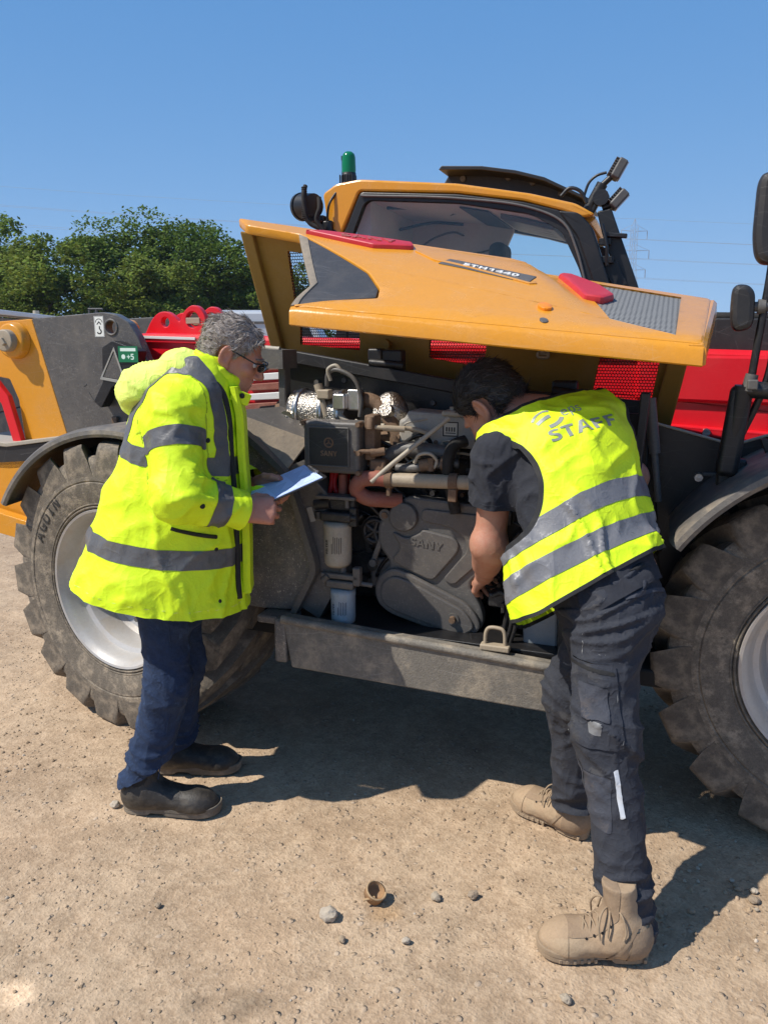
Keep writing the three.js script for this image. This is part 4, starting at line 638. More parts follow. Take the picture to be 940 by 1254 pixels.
const skinTex = (base, red) => texture(FS, (o) => { const k = mix3(base, red, sstep(.35, .7, fMid[o] * .6 + fCoarse[o] * .4) * .55); const g = 1 + (fFine[o] - .5) * .22; return k.map((v) => v * g); }, true, 7);
const skinMat = (base, red) => mat({ physical: true, map: skinTex(base, red), roughness: .52, bumpMap: grainMap, bumpScale: .0007, sheen: .15, sheenRoughness: .5 });
const skinA = skinMat([.46, .215, .145], [.44, .15, .095]), skinB = skinMat([.47, .235, .155], [.45, .165, .10]);

// head in its own frame: y up, z face, x its left... symmetric; returns field and ear fields
function headField({ jaw = 1, neckTo = [0, -.2, -.06], neckR = .062 } = {}) {
  const parts = [
    [ellip([0, .038, -.020], [.076, .085, .098]), .03], [ellip([0, -.030, .028], [.062 * jaw, .085, .066]), .03], [ellip([0, -.082, .045], [.042 * jaw, .036, .044]), .025],
    [capsule([-.050, -.055, .0], [-.018, -.098, .06], .020, .016), .03], [capsule([.050, -.055, .0], [.018, -.098, .06], .020, .016), .03],
    [capsule([-.030, .020, .082], [.030, .020, .082], .0115, .0115), .02], [ellip([-.042, -.022, .062], [.022, .018, .02]), .02], [ellip([.042, -.022, .062], [.022, .018, .02]), .02],
    [capsule([0, .012, .090], [0, -.030, .113], .0085, .0125), .012], [ellip([-.0125, -.036, .1], [.009, .008, .010]), .008], [ellip([.0125, -.036, .1], [.009, .008, .010]), .008],
    [capsule([-.017, -.0595, .090], [.017, -.0595, .090], .0065, .0065), .008], [capsule([-.015, -.072, .088], [.015, -.072, .088], .0075, .0075), .008], [ellip([0, -.103, .074], [.020, .015, .016]), .018],
  ];
  const neck = capsule([0, -.055, -.028], neckTo, neckR, neckR + .006);
  const eyes = [ellip([-.032, .004, .098], [.019, .012, .018]), ellip([.032, .004, .098], [.019, .012, .018])], mouth = capsule([-.022, -.066, .099], [.022, -.066, .099], .0035, .0035);
  const ear = (s) => { const tilt = .25, c = Math.cos(tilt), q = Math.sin(tilt), m = [[Math.cos(.45), 0, s * Math.sin(.45)], [0, 1, 0], [-s * Math.sin(.45), 0, Math.cos(.45)]]; const o = ellip([s * .084, -.004, -.016], [.010, .037, .023], m), lobe = ellip([s * .077, -.038, -.004], [.008, .013, .011]), dish = ellip([s * .095, .0, -.012], [.011, .024, .013], m); return (x, y, z) => smaxf(sminf(o(x, y, z), lobe(x, y, z), .012), -dish(x, y, z), .008); };
  const eL = ear(-1), eR = ear(1);
  return (x, y, z) => {
    let d = neck(x, y, z); for (const [f, k] of parts) d = sminf(d, f(x, y, z), k);
    d = smaxf(d, -eyes[0](x, y, z), .012); d = smaxf(d, -eyes[1](x, y, z), .012); d = smaxf(d, -mouth(x, y, z), .006);
    return sminf(sminf(d, eL(x, y, z), .010), eR(x, y, z), .010);
  };
}
const basis = (o, x, y, z) => new THREE.Matrix4().makeBasis(x, y, z).setPosition(...o);
function headFrame(o, fwd, up) { const z = V(...fwd).normalize(), y = V(...up); y.addScaledVector(z, -y.dot(z)).normalize(); return basis(o, y.clone().cross(z), y, z); }
const headGeo = (opt) => nets(headField(opt), [-.115, -.23, -.15], [.115, .14, .145], .0036);
// hair: a shell over the skull plus many short curved locks
function hairGeo({ seed, line, thick = .012, locks = 1400, len = .03, curl = .6, flow, lumps = .006, lift = .1, tone = .5 }) {
  const skull = ellip([0, .038, -.020], [.076 + thick, .085 + thick, .098 + thick]), back = ellip([0, -.02, -.05], [.066, .07, .062]);
  const f = (x, y, z) => Math.max(sminf(skull(x, y, z), back(x, y, z), .03) + lumps * (ridge(x * 55, y * 55, z * 55) * -.5) + lumps * .7 * N3(x * 25 + 3, y * 25, z * 25), line(x, y, z));
  const cap = nets(f, [-.115, -.12, -.145], [.115, .155, .12], .0045), r = rng(seed), p = cap.attributes.position, n = cap.attributes.normal, out = [cap], groups = [{ pos: [], idx: [] }, { pos: [], idx: [] }];
  for (let k = 0; k < locks; k++) {
    const { pos, idx } = groups[r() < tone ? 1 : 0]; const i = Math.floor(r() * p.count), b = V().fromBufferAttribute(p, i), m = V().fromBufferAttribute(n, i); if (line(b.x, b.y, b.z) > .0012) continue;
    let d = flow(b, m); d.addScaledVector(m, -d.dot(m)).normalize().addScaledVector(m, lift + r() * .22).add(V(r() - .5, r() - .5, r() - .5).multiplyScalar(curl)).normalize(); const L = len * (.5 + r()), w = .0009 + r() * .0011, bend = V(r() - .5, r() - .5, r() - .5).multiplyScalar(curl * 1.6);
    const q = b.clone().addScaledVector(m, -.002), o = pos.length / 3, side = d.clone().cross(m).normalize();
    for (let s = 0; s <= 3; s++) { const t = s / 3, ww = w * (1 - t * .85); const u = side.clone().cross(d).normalize(); [[1, 0], [-.5, .87], [-.5, -.87]].forEach(([a, c]) => pos.push(q.x + (side.x * a + u.x * c) * ww, q.y + (side.y * a + u.y * c) * ww, q.z + (side.z * a + u.z * c) * ww)); d.addScaledVector(bend, .3).addScaledVector(m, -.16).normalize(); q.addScaledVector(d, L / 3); }
    for (let s = 0; s < 3; s++) for (let a = 0; a < 3; a++) { const A = o + s * 3 + a, B = o + s * 3 + (a + 1) % 3; idx.push(A, B, A + 3, B, B + 3, A + 3); }
  }
  for (const { pos, idx } of groups) { const g = new THREE.BufferGeometry(); g.setAttribute('position', new THREE.Float32BufferAttribute(pos, 3)); g.setIndex(idx); g.computeVertexNormals(); out.push(g); } return out;
}
// a hand: wrist at the origin, fingers along +x, back of the hand +y, thumb side +z * s
function handGeo({ s = 1, curl = [.5, .55, .6, .65], spread = .06, thumb = [[.02, -.005, .030], [.05, -.018, .052], [.078, -.03, .05], [.098, -.036, .04]], size = 1 }) {
  const fs = [], palm = [capsule([.01, 0, -.022 * s], [.082, .002, -.030 * s], .0165, .0135), capsule([.01, 0, -.004 * s], [.088, .004, -.010 * s], .018, .0145), capsule([.01, 0, .012 * s], [.088, .003, .012 * s], .018, .0145), capsule([.01, -.002, .02 * s], [.084, 0, .031 * s], .0165, .0135), capsule([-.05, 0, 0], [.01, 0, 0], .026, .023), ellip([.035, -.012, .022 * s], [.032, .014, .018])];
  const P = (x, y, z) => { let d = 1e3; for (const f of palm) d = sminf(d, f(x, y, z), .014); return d; };
  const kn = [[.086, .004, .031], [.091, .006, .011], [.088, .005, -.010], [.081, .002, -.030]], Ls = [[.042, .026, .021], [.047, .030, .022], [.043, .028, .021], [.034, .021, .019]];
  kn.forEach((k, i) => {
    let p = [k[0], k[1], k[2] * s], a = 0; const sp = (1.5 - i) * spread * s, c = curl[i], seg = [];
    Ls[i].forEach((L, j) => { a += j ? c * 1.15 : c * .9; const q = [p[0] + Math.cos(a) * L * Math.cos(sp), p[1] - Math.sin(a) * L, p[2] + Math.cos(a) * L * Math.sin(sp)]; const r0 = (i === 3 ? .0082 : .0094) - j * .0009; seg.push(capsule(p, q, r0, r0 - .0008)); p = q; });
    fs.push((x, y, z) => { let d = seg[0](x, y, z); d = sminf(d, seg[1](x, y, z), .003); return sminf(d, seg[2](x, y, z), .003); });
  });
  const T = thumb.map(([x, y, z]) => [x, y, z * s]); const tc = [capsule(T[0], T[1], .0145, .012), capsule(T[1], T[2], .0115, .0105), capsule(T[2], T[3], .0105, .009)];
  fs.push((x, y, z) => { let d = tc[0](x, y, z); d = sminf(d, tc[1](x, y, z), .004); return sminf(d, tc[2](x, y, z), .004); });
  const g = nets((x, y, z) => { let d = P(x, y, z); let m = 1e3; for (const f of fs) m = Math.min(m, f(x, y, z)); return sminf(d, m, .009); }, [-.075, -.095, -.075], [.205, .05, .085], .0032);
  g.scale(size, size, size); return g;
}
const place = (g, m) => { const q = g.clone(); q.applyMatrix4(m); return q; };
// boot: heel at x = 0, toe at x = L, y up
function bootParts(L, shaft, lean, { wide = .050, toe = .052, sole = .030, sh = .05 } = {}) {
  const up = blend(.045, capsule([.045, sole + .035, 0], [.10, sole + .04, 0], .043, .043), capsule([.09, sole + .032, .006], [L - .09, sole + .010, .016], .042, toe * .86), capsule([.09, sole + .032, -.006], [L - .09, sole + .010, -.010], .042, toe * .86), ellip([L - .07, sole + .008, .004], [.066, toe, wide]), capsule([.062, sole + .04, 0], [.062 + lean[0], shaft, lean[1]], .045, sh), ellip([.035, sole + .03, 0], [.036, .05, .038]));
  const upper = nets((x, y, z) => Math.max(up(x, y, z) + .0022 * ridge(x * 26, y * 30, z * 18) * (x > .09 && x < L - .1 ? 1 : .3), sole - .006 - y, y - shaft), [-.03, 0, -.09], [L + .03, shaft + .02, .09], .0055);
  const s = new THREE.Shape(), W = wide + .0015; s.moveTo(-.004, 0); s.bezierCurveTo(-.004, -.045, .06, -.042, .10, -.036); s.bezierCurveTo(.16, -.034, .19, -W - .002, L - .06, -W); s.bezierCurveTo(L - .01, -W + .004, L + .001, -.02, L + .001, .004); s.bezierCurveTo(L + .001, .03, L - .02, W, L - .075, W); s.bezierCurveTo(.19, W, .14, .038, .09, .042); s.bezierCurveTo(.04, .046, -.004, .04, -.004, 0);
  const layer = (y0, y1, k) => { const g = new THREE.ExtrudeGeometry(s, { depth: y1 - y0 - .006, bevelEnabled: true, bevelThickness: .003, bevelSize: .003, bevelOffset: -k, bevelSegments: 2, curveSegments: 14 }); g.rotateX(Math.PI / 2); g.translate(0, y1 - .003, 0); const p = g.attributes.position; for (let i = 0; i < p.count; i++) { const x = p.getX(i); p.setY(i, p.getY(i) + .008 * Math.pow(clamp((x - L + .09) / .09), 2) + (x > .095 && x < .145 && p.getY(i) < .009 ? .008 : 0)); } g.computeVertexNormals(); return g; };
  return { upper, sole: [layer(0, .017, .002), layer(.015, sole + .003, .0005)], outline: s };
}
const turnTo = (o, yaw, pitch = 0) => new THREE.Matrix4().makeRotationY(yaw).multiply(new THREE.Matrix4().makeRotationZ(pitch)).setPosition(...o);
// ------------------------------------------------------------------ the man with the clipboard, in a hi-vis coat
{
  const B = [-.72, 0, -2.52];
  const man = thing('person', 'person in a long yellow hi-vis coat and jeans reading a clipboard', 'person', B);
  const add = (name, geos, m, parent = man) => { const p = parent === man ? B : B; const o = put(name, join(local(p, Array.isArray(geos) ? geos : [geos])), m, parent); return o; };
  // body: head and neck, torso, legs and hands in one mesh
  const HS = .95, HM = headFrame([-.492, 1.556, -2.575], [.90, -.44, -.06], [.44, .90, .02]).multiply(new THREE.Matrix4().makeScale(HS, HS, HS));
  const trunk = nets(blend(.06, loftf([[.80, -.72, -2.54, .13, .18], [1.0, -.70, -2.54, .13, .17], [1.25, -.645, -2.54, .13, .17], [1.42, -.615, -2.55, .10, .15], [1.49, -.59, -2.57, .06, .07]]), capsule([-.645, 1.39, -2.40], [-.617, 1.145, -2.295], .05, .042), capsule([-.617, 1.145, -2.295], [-.46, 1.075, -2.38], .04, .028), capsule([-.645, 1.39, -2.70], [-.60, 1.14, -2.78], .05, .042), capsule([-.60, 1.14, -2.78], [-.46, 1.10, -2.67], .04, .028), capsule([-.73, .85, -2.46], [-.735, .46, -2.43], .06, .045), capsule([-.735, .46, -2.43], [-.84, .10, -2.41], .045, .034), capsule([-.72, .85, -2.60], [-.728, .46, -2.59], .06, .045), capsule([-.728, .46, -2.59], [-.785, .10, -2.665], .045, .036)), [-.92, .06, -2.88], [-.38, 1.56, -2.18], .013);
  const hN = new THREE.Matrix4(); {
    const X = V(.955, -.10, -.28).normalize(), Y = V(.20, .35, .9); Y.addScaledVector(X, -Y.dot(X)).normalize(); hN.copy(basis([-.450, 1.078, -2.388], X, Y, X.clone().cross(Y)));
  }
  const hF = (() => { const X = V(.93, .02, .32).normalize(), Y = V(0, .55, -.8); Y.addScaledVector(X, -Y.dot(X)).normalize(); return basis([-.445, 1.108, -2.665], X, Y, X.clone().cross(Y)); })();
  const handR = handGeo({ s: -1, curl: [1.05, 1.12, 1.18, 1.25], thumb: [[.015, -.008, .026], [.045, -.022, .046], [.075, -.032, .047], [.10, -.040, .040]], size: 1.06 });
  const handL = handGeo({ s: 1, curl: [.75, .85, .95, 1.0], thumb: [[.015, -.004, .028], [.045, -.008, .050], [.075, -.012, .054], [.10, -.016, .050]], size: 1.06 });
  const body = add('body', [place(headGeo({ neckTo: [-.0, -.17, -.085], neckR: .062 }), HM), trunk, place(handR, hN), place(handL, hF)], skinA);
  // hair, glasses, eyes
  const hl = (z) => z < -.03 ? -.085 : z < .005 ? lerp(-.085, -.012, (z + .03) / .035) : z < .04 ? lerp(-.012, .028, (z - .005) / .035) : lerp(.028, .105, (z - .04) / .045);
  const line = (x, y, z) => Math.max(hl(z) - y, .042 - Math.hypot(y + .008, (z + .016) * 1.35) - (Math.abs(x) > .05 ? 0 : 1));
  const hair = hairGeo({ seed: 41, line, thick: .008, locks: 9000, len: .026, curl: .42, lumps: .009, lift: .03, tone: .55, flow: (p, n) => V(.25 * Math.sin(p.z * 60 + p.y * 40), -.35 + .5 * Math.sin(p.z * 45 + p.x * 30), p.z > .03 ? .5 : -.6) });
  const hairTex = texture(FS, (o) => mix3([.085, .062, .05], [.40, .345, .30], sstep(.28, .78, fMid[o] * .5 + fFine[o] * .5)), true, 9);
  const hairM = add('hair', hair.slice(0, 2).map((g) => place(g, HM)), bumped({ map: hairTex, roughness: .75 }, .001), body); add('grey_lock', place(hair[2], HM), mat({ color: [.42, .385, .35], roughness: .6 }), hairM);
  const eb = [-1, 1].map((s) => { const g = new THREE.SphereGeometry(.0115, 20, 14); g.translate(s * .032, .004, .0765); return place(g, HM); });
  add('eye', eb[0], mat({ color: [.6, .58, .55], roughness: .2 }), body); add('eye', eb[1], mat({ color: [.6, .58, .55], roughness: .2 }), body);
  const gl = [];
  for (const s of [-1, 1]) { gl.push(rod([s * .083, .022, -.012], [s * .074, .014, .088], .0024, .0024, 8), hose([[s * .083, .022, -.012], [s * .083, .012, -.026], [s * .080, -.012, -.034]], .0024, 12), hose([[s * .074, .016, .088], [s * .058, .020, .106], [s * .034, .020, .114], [s * .010, .014, .116]], .0026, 20)); }
  gl.push(rod([-.012, .013, .116], [.012, .013, .116], .0024));
  const glasses = add('glasses', gl.map((g) => place(g, HM)), M.black, body);
  for (const s of [-1, 1]) { const g = new THREE.SphereGeometry(.04, 24, 14, 0, 6.3, 0, .66); g.rotateX(Math.PI / 2); g.scale(.92, .58, .34); g.rotateY(s * .5); g.translate(s * .040, .004, .096); add('lens', place(g, HM), mat({ color: [.012, .012, .014], roughness: .08 }), glasses); }
  add('eyebrow', [-1, 1].map((s) => place(capsule && nets(capsule([s * .018, .026, .095], [s * .050, .026, .080], .006, .004), [-.07, .01, .06], [.07, .045, .115], .0035), HM)), bumped({ map: hairTex, roughness: .8 }), body);

  // coat
  const torso = loftf([[.60, -.783, -2.53, .318, .272], [.80, -.768, -2.535, .290, .258], [.95, -.732, -2.54, .258, .238], [1.10, -.700, -2.545, .228, .226], [1.25, -.668, -2.55, .190, .215], [1.36, -.650, -2.55, .172, .205], [1.44, -.632, -2.555, .142, .175], [1.50, -.605, -2.56, .105, .115], [1.55, -.58, -2.565, .085, .085]]);
  const uN = capsule([-.655, 1.390, -2.390], [-.622, 1.140, -2.290], .080, .076), fN = capsule([-.622, 1.140, -2.290], [-.418, 1.064, -2.411], .073, .060);
  const uF = capsule([-.655, 1.390, -2.715], [-.60, 1.14, -2.78], .080, .076), fF = capsule([-.60, 1.14, -2.78], [-.43, 1.094, -2.633], .073, .058);
  const armN = (x, y, z) => sminf(uN(x, y, z), fN(x, y, z), .05), armF = (x, y, z) => sminf(uF(x, y, z), fF(x, y, z), .05);
  const shoulderN = capsule([-.625, 1.435, -2.50], [-.652, 1.395, -2.395], .082, .080), shoulderF = capsule([-.625, 1.435, -2.60], [-.652, 1.395, -2.71], .082, .080);
  const hem = (x, y, z) => .768 - .17 * (x + .79) + .007 * N3(x * 6, 2, z * 6) - y;
  const cuff = (c, d) => (x, y, z) => (x - c[0]) * d[0] + (y - c[1]) * d[1] + (z - c[2]) * d[2];
  const nrm = (d) => V(...d).normalize().toArray(), cuffN = cuff([-.447, 1.076, -2.39], nrm([.17, -.067, -.113])), cuffF = cuff([-.465, 1.105, -2.668], nrm([.13, -.035, .128]));
  const coatF = (x, y, z) => { const t = sminf(torso(x, y, z), Math.min(shoulderN(x, y, z), shoulderF(x, y, z)), .06); return sminf(sminf(t, armN(x, y, z), .020), armF(x, y, z), .020); };
  const isArm = (x, y, z) => Math.min(armN(x, y, z), armF(x, y, z)) - torso(x, y, z) - .012;
  let coat = nets(coatF, [-1.18, .56, -2.94], [-.30, 1.58, -2.14], .0085);
  coat = displace(coat, (x, y, z) => {
    const arm = sstep(.03, -.03, isArm(x, y, z)); let d = 0;
    const w = N3(x * 5, y * 5, z * 5) * .12;
    d += (1 - arm) * (.009 * fold([x + w * .5, y + w, z], [6.5, 2.0, 6.5], 3.1) + .005 * fold([x + y * .5, y - x * .5, z + w], [3.5, 7, 3.5], 9.2) + .0022 * fold([x, y + w, z], [13, 8, 13], 2.9));
    const el = Math.exp(-((x + .60) ** 2 + (y - 1.12) ** 2 + (Math.abs(z + 2.54) - .26) ** 2) / .016);
    d += arm * ((.005 + .010 * el) * fold([x + y * .6 + w, y - x * .3, z], [8, 12, 6], 1.7) + .006 * fold([x + y, y - x + w, z], [6, 5, 9], 5.5) - .004 + .0015 * fold([x, y, z], [18, 18, 18], 8.1));
    d += .004 * fold([x + w * 2, y, z], [14, 2.5, 14], 7.7) * sstep(.95, .75, y) * (1 - arm);
    return d;
  });
  const openEnd = (x, y, z) => Math.max(isArm(x, y, z) > 0 ? hem(x, y, z) : -1, isArm(x, y, z) <= .01 ? Math.max(z > -2.5 && x > -.56 ? cuffN(x, y, z) : -1, z < -2.58 && x > -.56 ? cuffF(x, y, z) : -1) : -1, hem(x, y, z) + .0);
  coat = cut(coat, (x, y, z) => openEnd(x, y, z))[0];
  const bandT = (x, y, z) => Math.max(-isArm(x, y, z), Math.min(Math.abs(y - (.945 - .130 * (x + .75))) - .031, Math.abs(y - (1.245 - .18 * (x + .70))) - .029, Math.max(Math.abs(z + 2.445 - .30 * Math.max(0, x + .60)) - .027, 1.24 - y), Math.max(Math.abs(z + 2.66) - .027, 1.24 - y)));
  const along = (a, b, t0, w) => { const d = [b[0] - a[0], b[1] - a[1], b[2] - a[2]], L = Math.hypot(...d); return (x, y, z) => Math.abs(((x - a[0]) * d[0] + (y - a[1]) * d[1] + (z - a[2]) * d[2]) / L - t0 * L) - w; };
  const sl = [along([-.655, 1.390, -2.390], [-.622, 1.140, -2.290], .36, .030), along([-.655, 1.390, -2.715], [-.60, 1.14, -2.78], .36, .030)], fc = [along([-.622, 1.140, -2.290], [-.452, 1.078, -2.388], .60, .027), along([-.60, 1.14, -2.78], [-.47, 1.105, -2.672], .55, .027)];
  const bandA = (x, y, z) => Math.max(isArm(x, y, z), Math.min(...(z > -2.55 ? [Math.max(sl[0](x, y, z), uN(x, y, z) - fN(x, y, z)), Math.max(fc[0](x, y, z), fN(x, y, z) - uN(x, y, z))] : [Math.max(sl[1](x, y, z), uF(x, y, z) - fF(x, y, z)), Math.max(fc[1](x, y, z), fF(x, y, z) - uF(x, y, z))])));
  let [bT, r1] = cut(coat, bandT, .0018), [bA, r2] = cut(r1, bandA, .0018);
  const coatM = add('coat', r2, F.hivis);
  { const [hs] = cut(r2, (x, y, z) => Math.abs(hem(x, y, z) + .028) - .0016 + (isArm(x, y, z) < 0 ? 1 : 0), .0012); add('hem_stitch', hs, F.hivisPale, coatM); }
  { const tq = (x, y, z) => isArm(x, y, z) > 0 ? -1 : 1; add('seam', cut(r2, (x, y, z) => Math.min(Math.max(Math.abs(isArm(x, y, z) - .004) - .0022, 1.16 - y), Math.max(Math.abs(y - 1.345 - .2 * (x + .65)) - .0016, .5 * (isArm(x, y, z) < 0 ? 1 : -1))), .0014)[0], F.seam, coatM); }
  add('reflective_band', bT, F.band, coatM); add('reflective_band', bA, F.band, coatM);
  // surface point on the coat's front (largest x) at a height and depth
  const front = (y, z) => { let a = -.70, b = -.25; for (let i = 0; i < 30; i++) { const m = (a + b) / 2; torso(m, y, z) < 0 ? a = m : b = m; } return a; };
  const side = (x, y) => { let a = -2.5, b = -2.1; for (let i = 0; i < 30; i++) { const m = (a + b) / 2; sminf(torso(x, y, m), armN(x, y, m), .022) < 0 ? a = m : b = m; } return a; };
  add('zip', hose(Array.from({ length: 14 }, (_, i) => { const y = lerp(1.50, .76, i / 13), z = -2.455; return [front(y, z) + .006, y, z]; }), .010, 60, 8), F.black, coatM);
  add('front_flap', (() => { const pts = Array.from({ length: 16 }, (_, i) => { const y = lerp(1.46, .77, i / 15); return { p: V(front(y, -2.53) + .004, y, -2.53), side: V(0, 0, 1), up: V(1, 0, 0) }; }); return strip(pts, [[-.05, 0], [.055, 0], [.058, .016], [.05, .024], [-.045, .018]]); })(), F.hivis, coatM);
  [1.35, 1.20, 1.07, .93, .80].map((y) => { const g = new THREE.SphereGeometry(.0085, 14, 8); g.scale(.5, 1, 1); g.translate(front(y, -2.50) + .024, y, -2.495); return add('snap', g, F.black, coatM); });
  [1.30, 1.12, .95, .775].map((y) => { const x = front(y, -2.40) - .016, g = new THREE.SphereGeometry(.0085, 14, 8); g.translate(x, y, side(x, y) + .001); return add('snap', g, F.black, coatM); });
  add('pocket_opening', [hose(Array.from({ length: 10 }, (_, i) => { const x = lerp(-.66, -.535, i / 9), y = lerp(1.035, .99, i / 9); let a = -2.5, b = -2.1; for (let k = 0; k < 30; k++) { const m = (a + b) / 2; torso(x, y, m) < 0 ? a = m : b = m; } return [x, y, a + .004]; }), .007, 24, 6)], F.black, coatM);
  // stand-up collar and the hood hanging on the back
  const cf = frameOf([-.562, 1.468, -2.568], [.92, -.35, 0], [.36, .93, 0]);
  const cO = loftf([[-.05, -.01, 0, .105, .110], [.03, 0, 0, .090, .090], [.085, .004, 0, .090, .088]], cf), cI = loftf([[-.06, 0, 0, .084, .084], [.03, 0, 0, .077, .076], [.12, .006, 0, .080, .078]], cf);
  add('collar', displace(nets((x, y, z) => { const q = toframe(cf, [x, y, z]); return smaxf(smaxf(cO(x, y, z), -cI(x, y, z), .006), q[1] - .075 + .05 * clamp(q[0] * 6, -.4, 1), .01); }, [-.76, 1.38, -2.72], [-.42, 1.62, -2.42], .007), (x, y, z) => .005 * fold([x, y, z], [9, 14, 9], 4.4)), F.hivis, coatM);
  add('collar_tab', [box([-.462, 1.425, -2.50], [.065, .04, .012], .006, [0, .5, -.45])], F.hivis, coatM); add('snap', [(() => { const g = new THREE.SphereGeometry(.009, 14, 8); g.translate(-.455, 1.43, -2.489); return g; })()], F.black, coatM);
  const hoodF = blend(.06, capsule([-.675, 1.505, -2.51], [-.785, 1.452, -2.50], .052, .052), capsule([-.675, 1.505, -2.63], [-.785, 1.452, -2.64], .052, .052), capsule([-.79, 1.445, -2.51], [-.80, 1.405, -2.57], .050, .046), capsule([-.79, 1.445, -2.63], [-.80, 1.405, -2.57], .050, .046), capsule([-.645, 1.52, -2.50], [-.645, 1.52, -2.64], .042, .042), capsule([-.73, 1.475, -2.57], [-.77, 1.46, -2.57], .055, .055));
  add('coat_hood', displace(nets(hoodF, [-.96, 1.30, -2.78], [-.56, 1.64, -2.36], .0085), (x, y, z) => .012 * fold([x - y * .8, y + x * .7, z], [5, 10, 6], 2.2) + .003 * fold([x, y, z], [10, 10, 7], 6.1)), F.hivisPale, coatM);

  // jeans
  const jf = blend(.05, loftf([[.66, -.725, -2.525, .095, .145], [.84, -.725, -2.535, .12, .165], [.98, -.72, -2.535, .13, .175]]), capsule([-.735, .80, -2.455], [-.735, .46, -2.43], .082, .066), capsule([-.735, .46, -2.43], [-.846, .06, -2.412], .066, .069), capsule([-.72, .80, -2.60], [-.728, .46, -2.59], .082, .068), capsule([-.728, .46, -2.59], [-.785, .08, -2.662], .066, .062));
  const jhem = (x, y, z) => .114 + .55 * (x + .885) - .07 * (z < -2.54 ? 1 : 0) + .008 * N3(x * 20, 1, z * 20) - y, jc = (x, y, z) => Math.max(jf(x, y, z), y - .96);
  const jeans = displace(nets(jc, [-.94, -.03, -2.80], [-.55, .99, -2.28], .0075), (x, y, z) => { const k = sstep(.34, .16, y), kn = Math.exp(-((y - .47) ** 2) / .012); const w = N3(x * 6, y * 6, z * 6) * .2; return .006 * fold([x, y + w * .3 + x * .7, z], [6, 9, 6], 8.8) + (.016 * k) * fold([x * .8, y + w * .15 + z * .25, z], [4, 17, 4], 2.9) + .007 * kn * fold([x, y + x, z], [5, 18, 5], 4.1) + .004 * fold([x, y, z], [18, 3, 18], 1.1); });
  const jeansM = add('jeans', cut(jeans, jhem)[0], F.denim);
  const sideJ = (x, y) => { let a = -2.5, b = -2.2; for (let i = 0; i < 30; i++) { const m = (a + b) / 2; jf(x, y, m) < 0 ? a = m : b = m; } return a; };
  add('seam', [hose(Array.from({ length: 24 }, (_, i) => { const y = lerp(.76, .14, i / 23), x = y > .46 ? -.70 : lerp(-.70, -.78, (.46 - y) / .36); return [x, y, sideJ(x, y) + .004]; }), .002, 60, 5)], F.denim, jeansM);
  // boots
  const bp = bootParts(.338, .20, [.022, 0], { toe: .042, sole: .028, wide: .050, sh: .041 }), bM = [turnTo([-.905, 0, -2.415], -.07), turnTo([-.885, 0, -2.668], .0)];
  for (const m of bM) {
    const b = add('boot', place(bp.upper, m), F.leather);
    add('sole', bp.sole.map((g) => place(g, m)), F.soleGrey, b);
    const gus = (z) => nets((x, y, zz) => { const u = blend(.045, capsule([.045, .065, 0], [.10, .07, 0], .043, .043), capsule([.062, .07, 0], [.084, .20, 0], .045, .041))(x, y, zz); const dx = x - .068, dy = y - .165; return Math.max(Math.abs(u) - .0035, Math.max(Math.abs(dx) - .034 + Math.max(0, .13 - y) * .5, .095 - y, y - .2)); }, [.0, .08, z > 0 ? .02 : -.09], [.14, .21, z > 0 ? .09 : -.02], .0045);
    add('elastic_gusset', [place(gus(1), m), place(gus(-1), m)], F.black, b);
    add('welt_stitch', [place((() => { const pts = Array.from({ length: 80 }, (_, i) => bp.outline.getPointAt((i + .3) / 80)).filter(Boolean).map((p) => V(p.x, .031 + .008 * Math.pow(clamp((p.x - .25) / .09), 2), -p.y)); return new THREE.TubeGeometry(new THREE.CatmullRomCurve3(pts, true), 160, .0032, 5, true); })(), m)], F.soleGrey, b);
  }
}

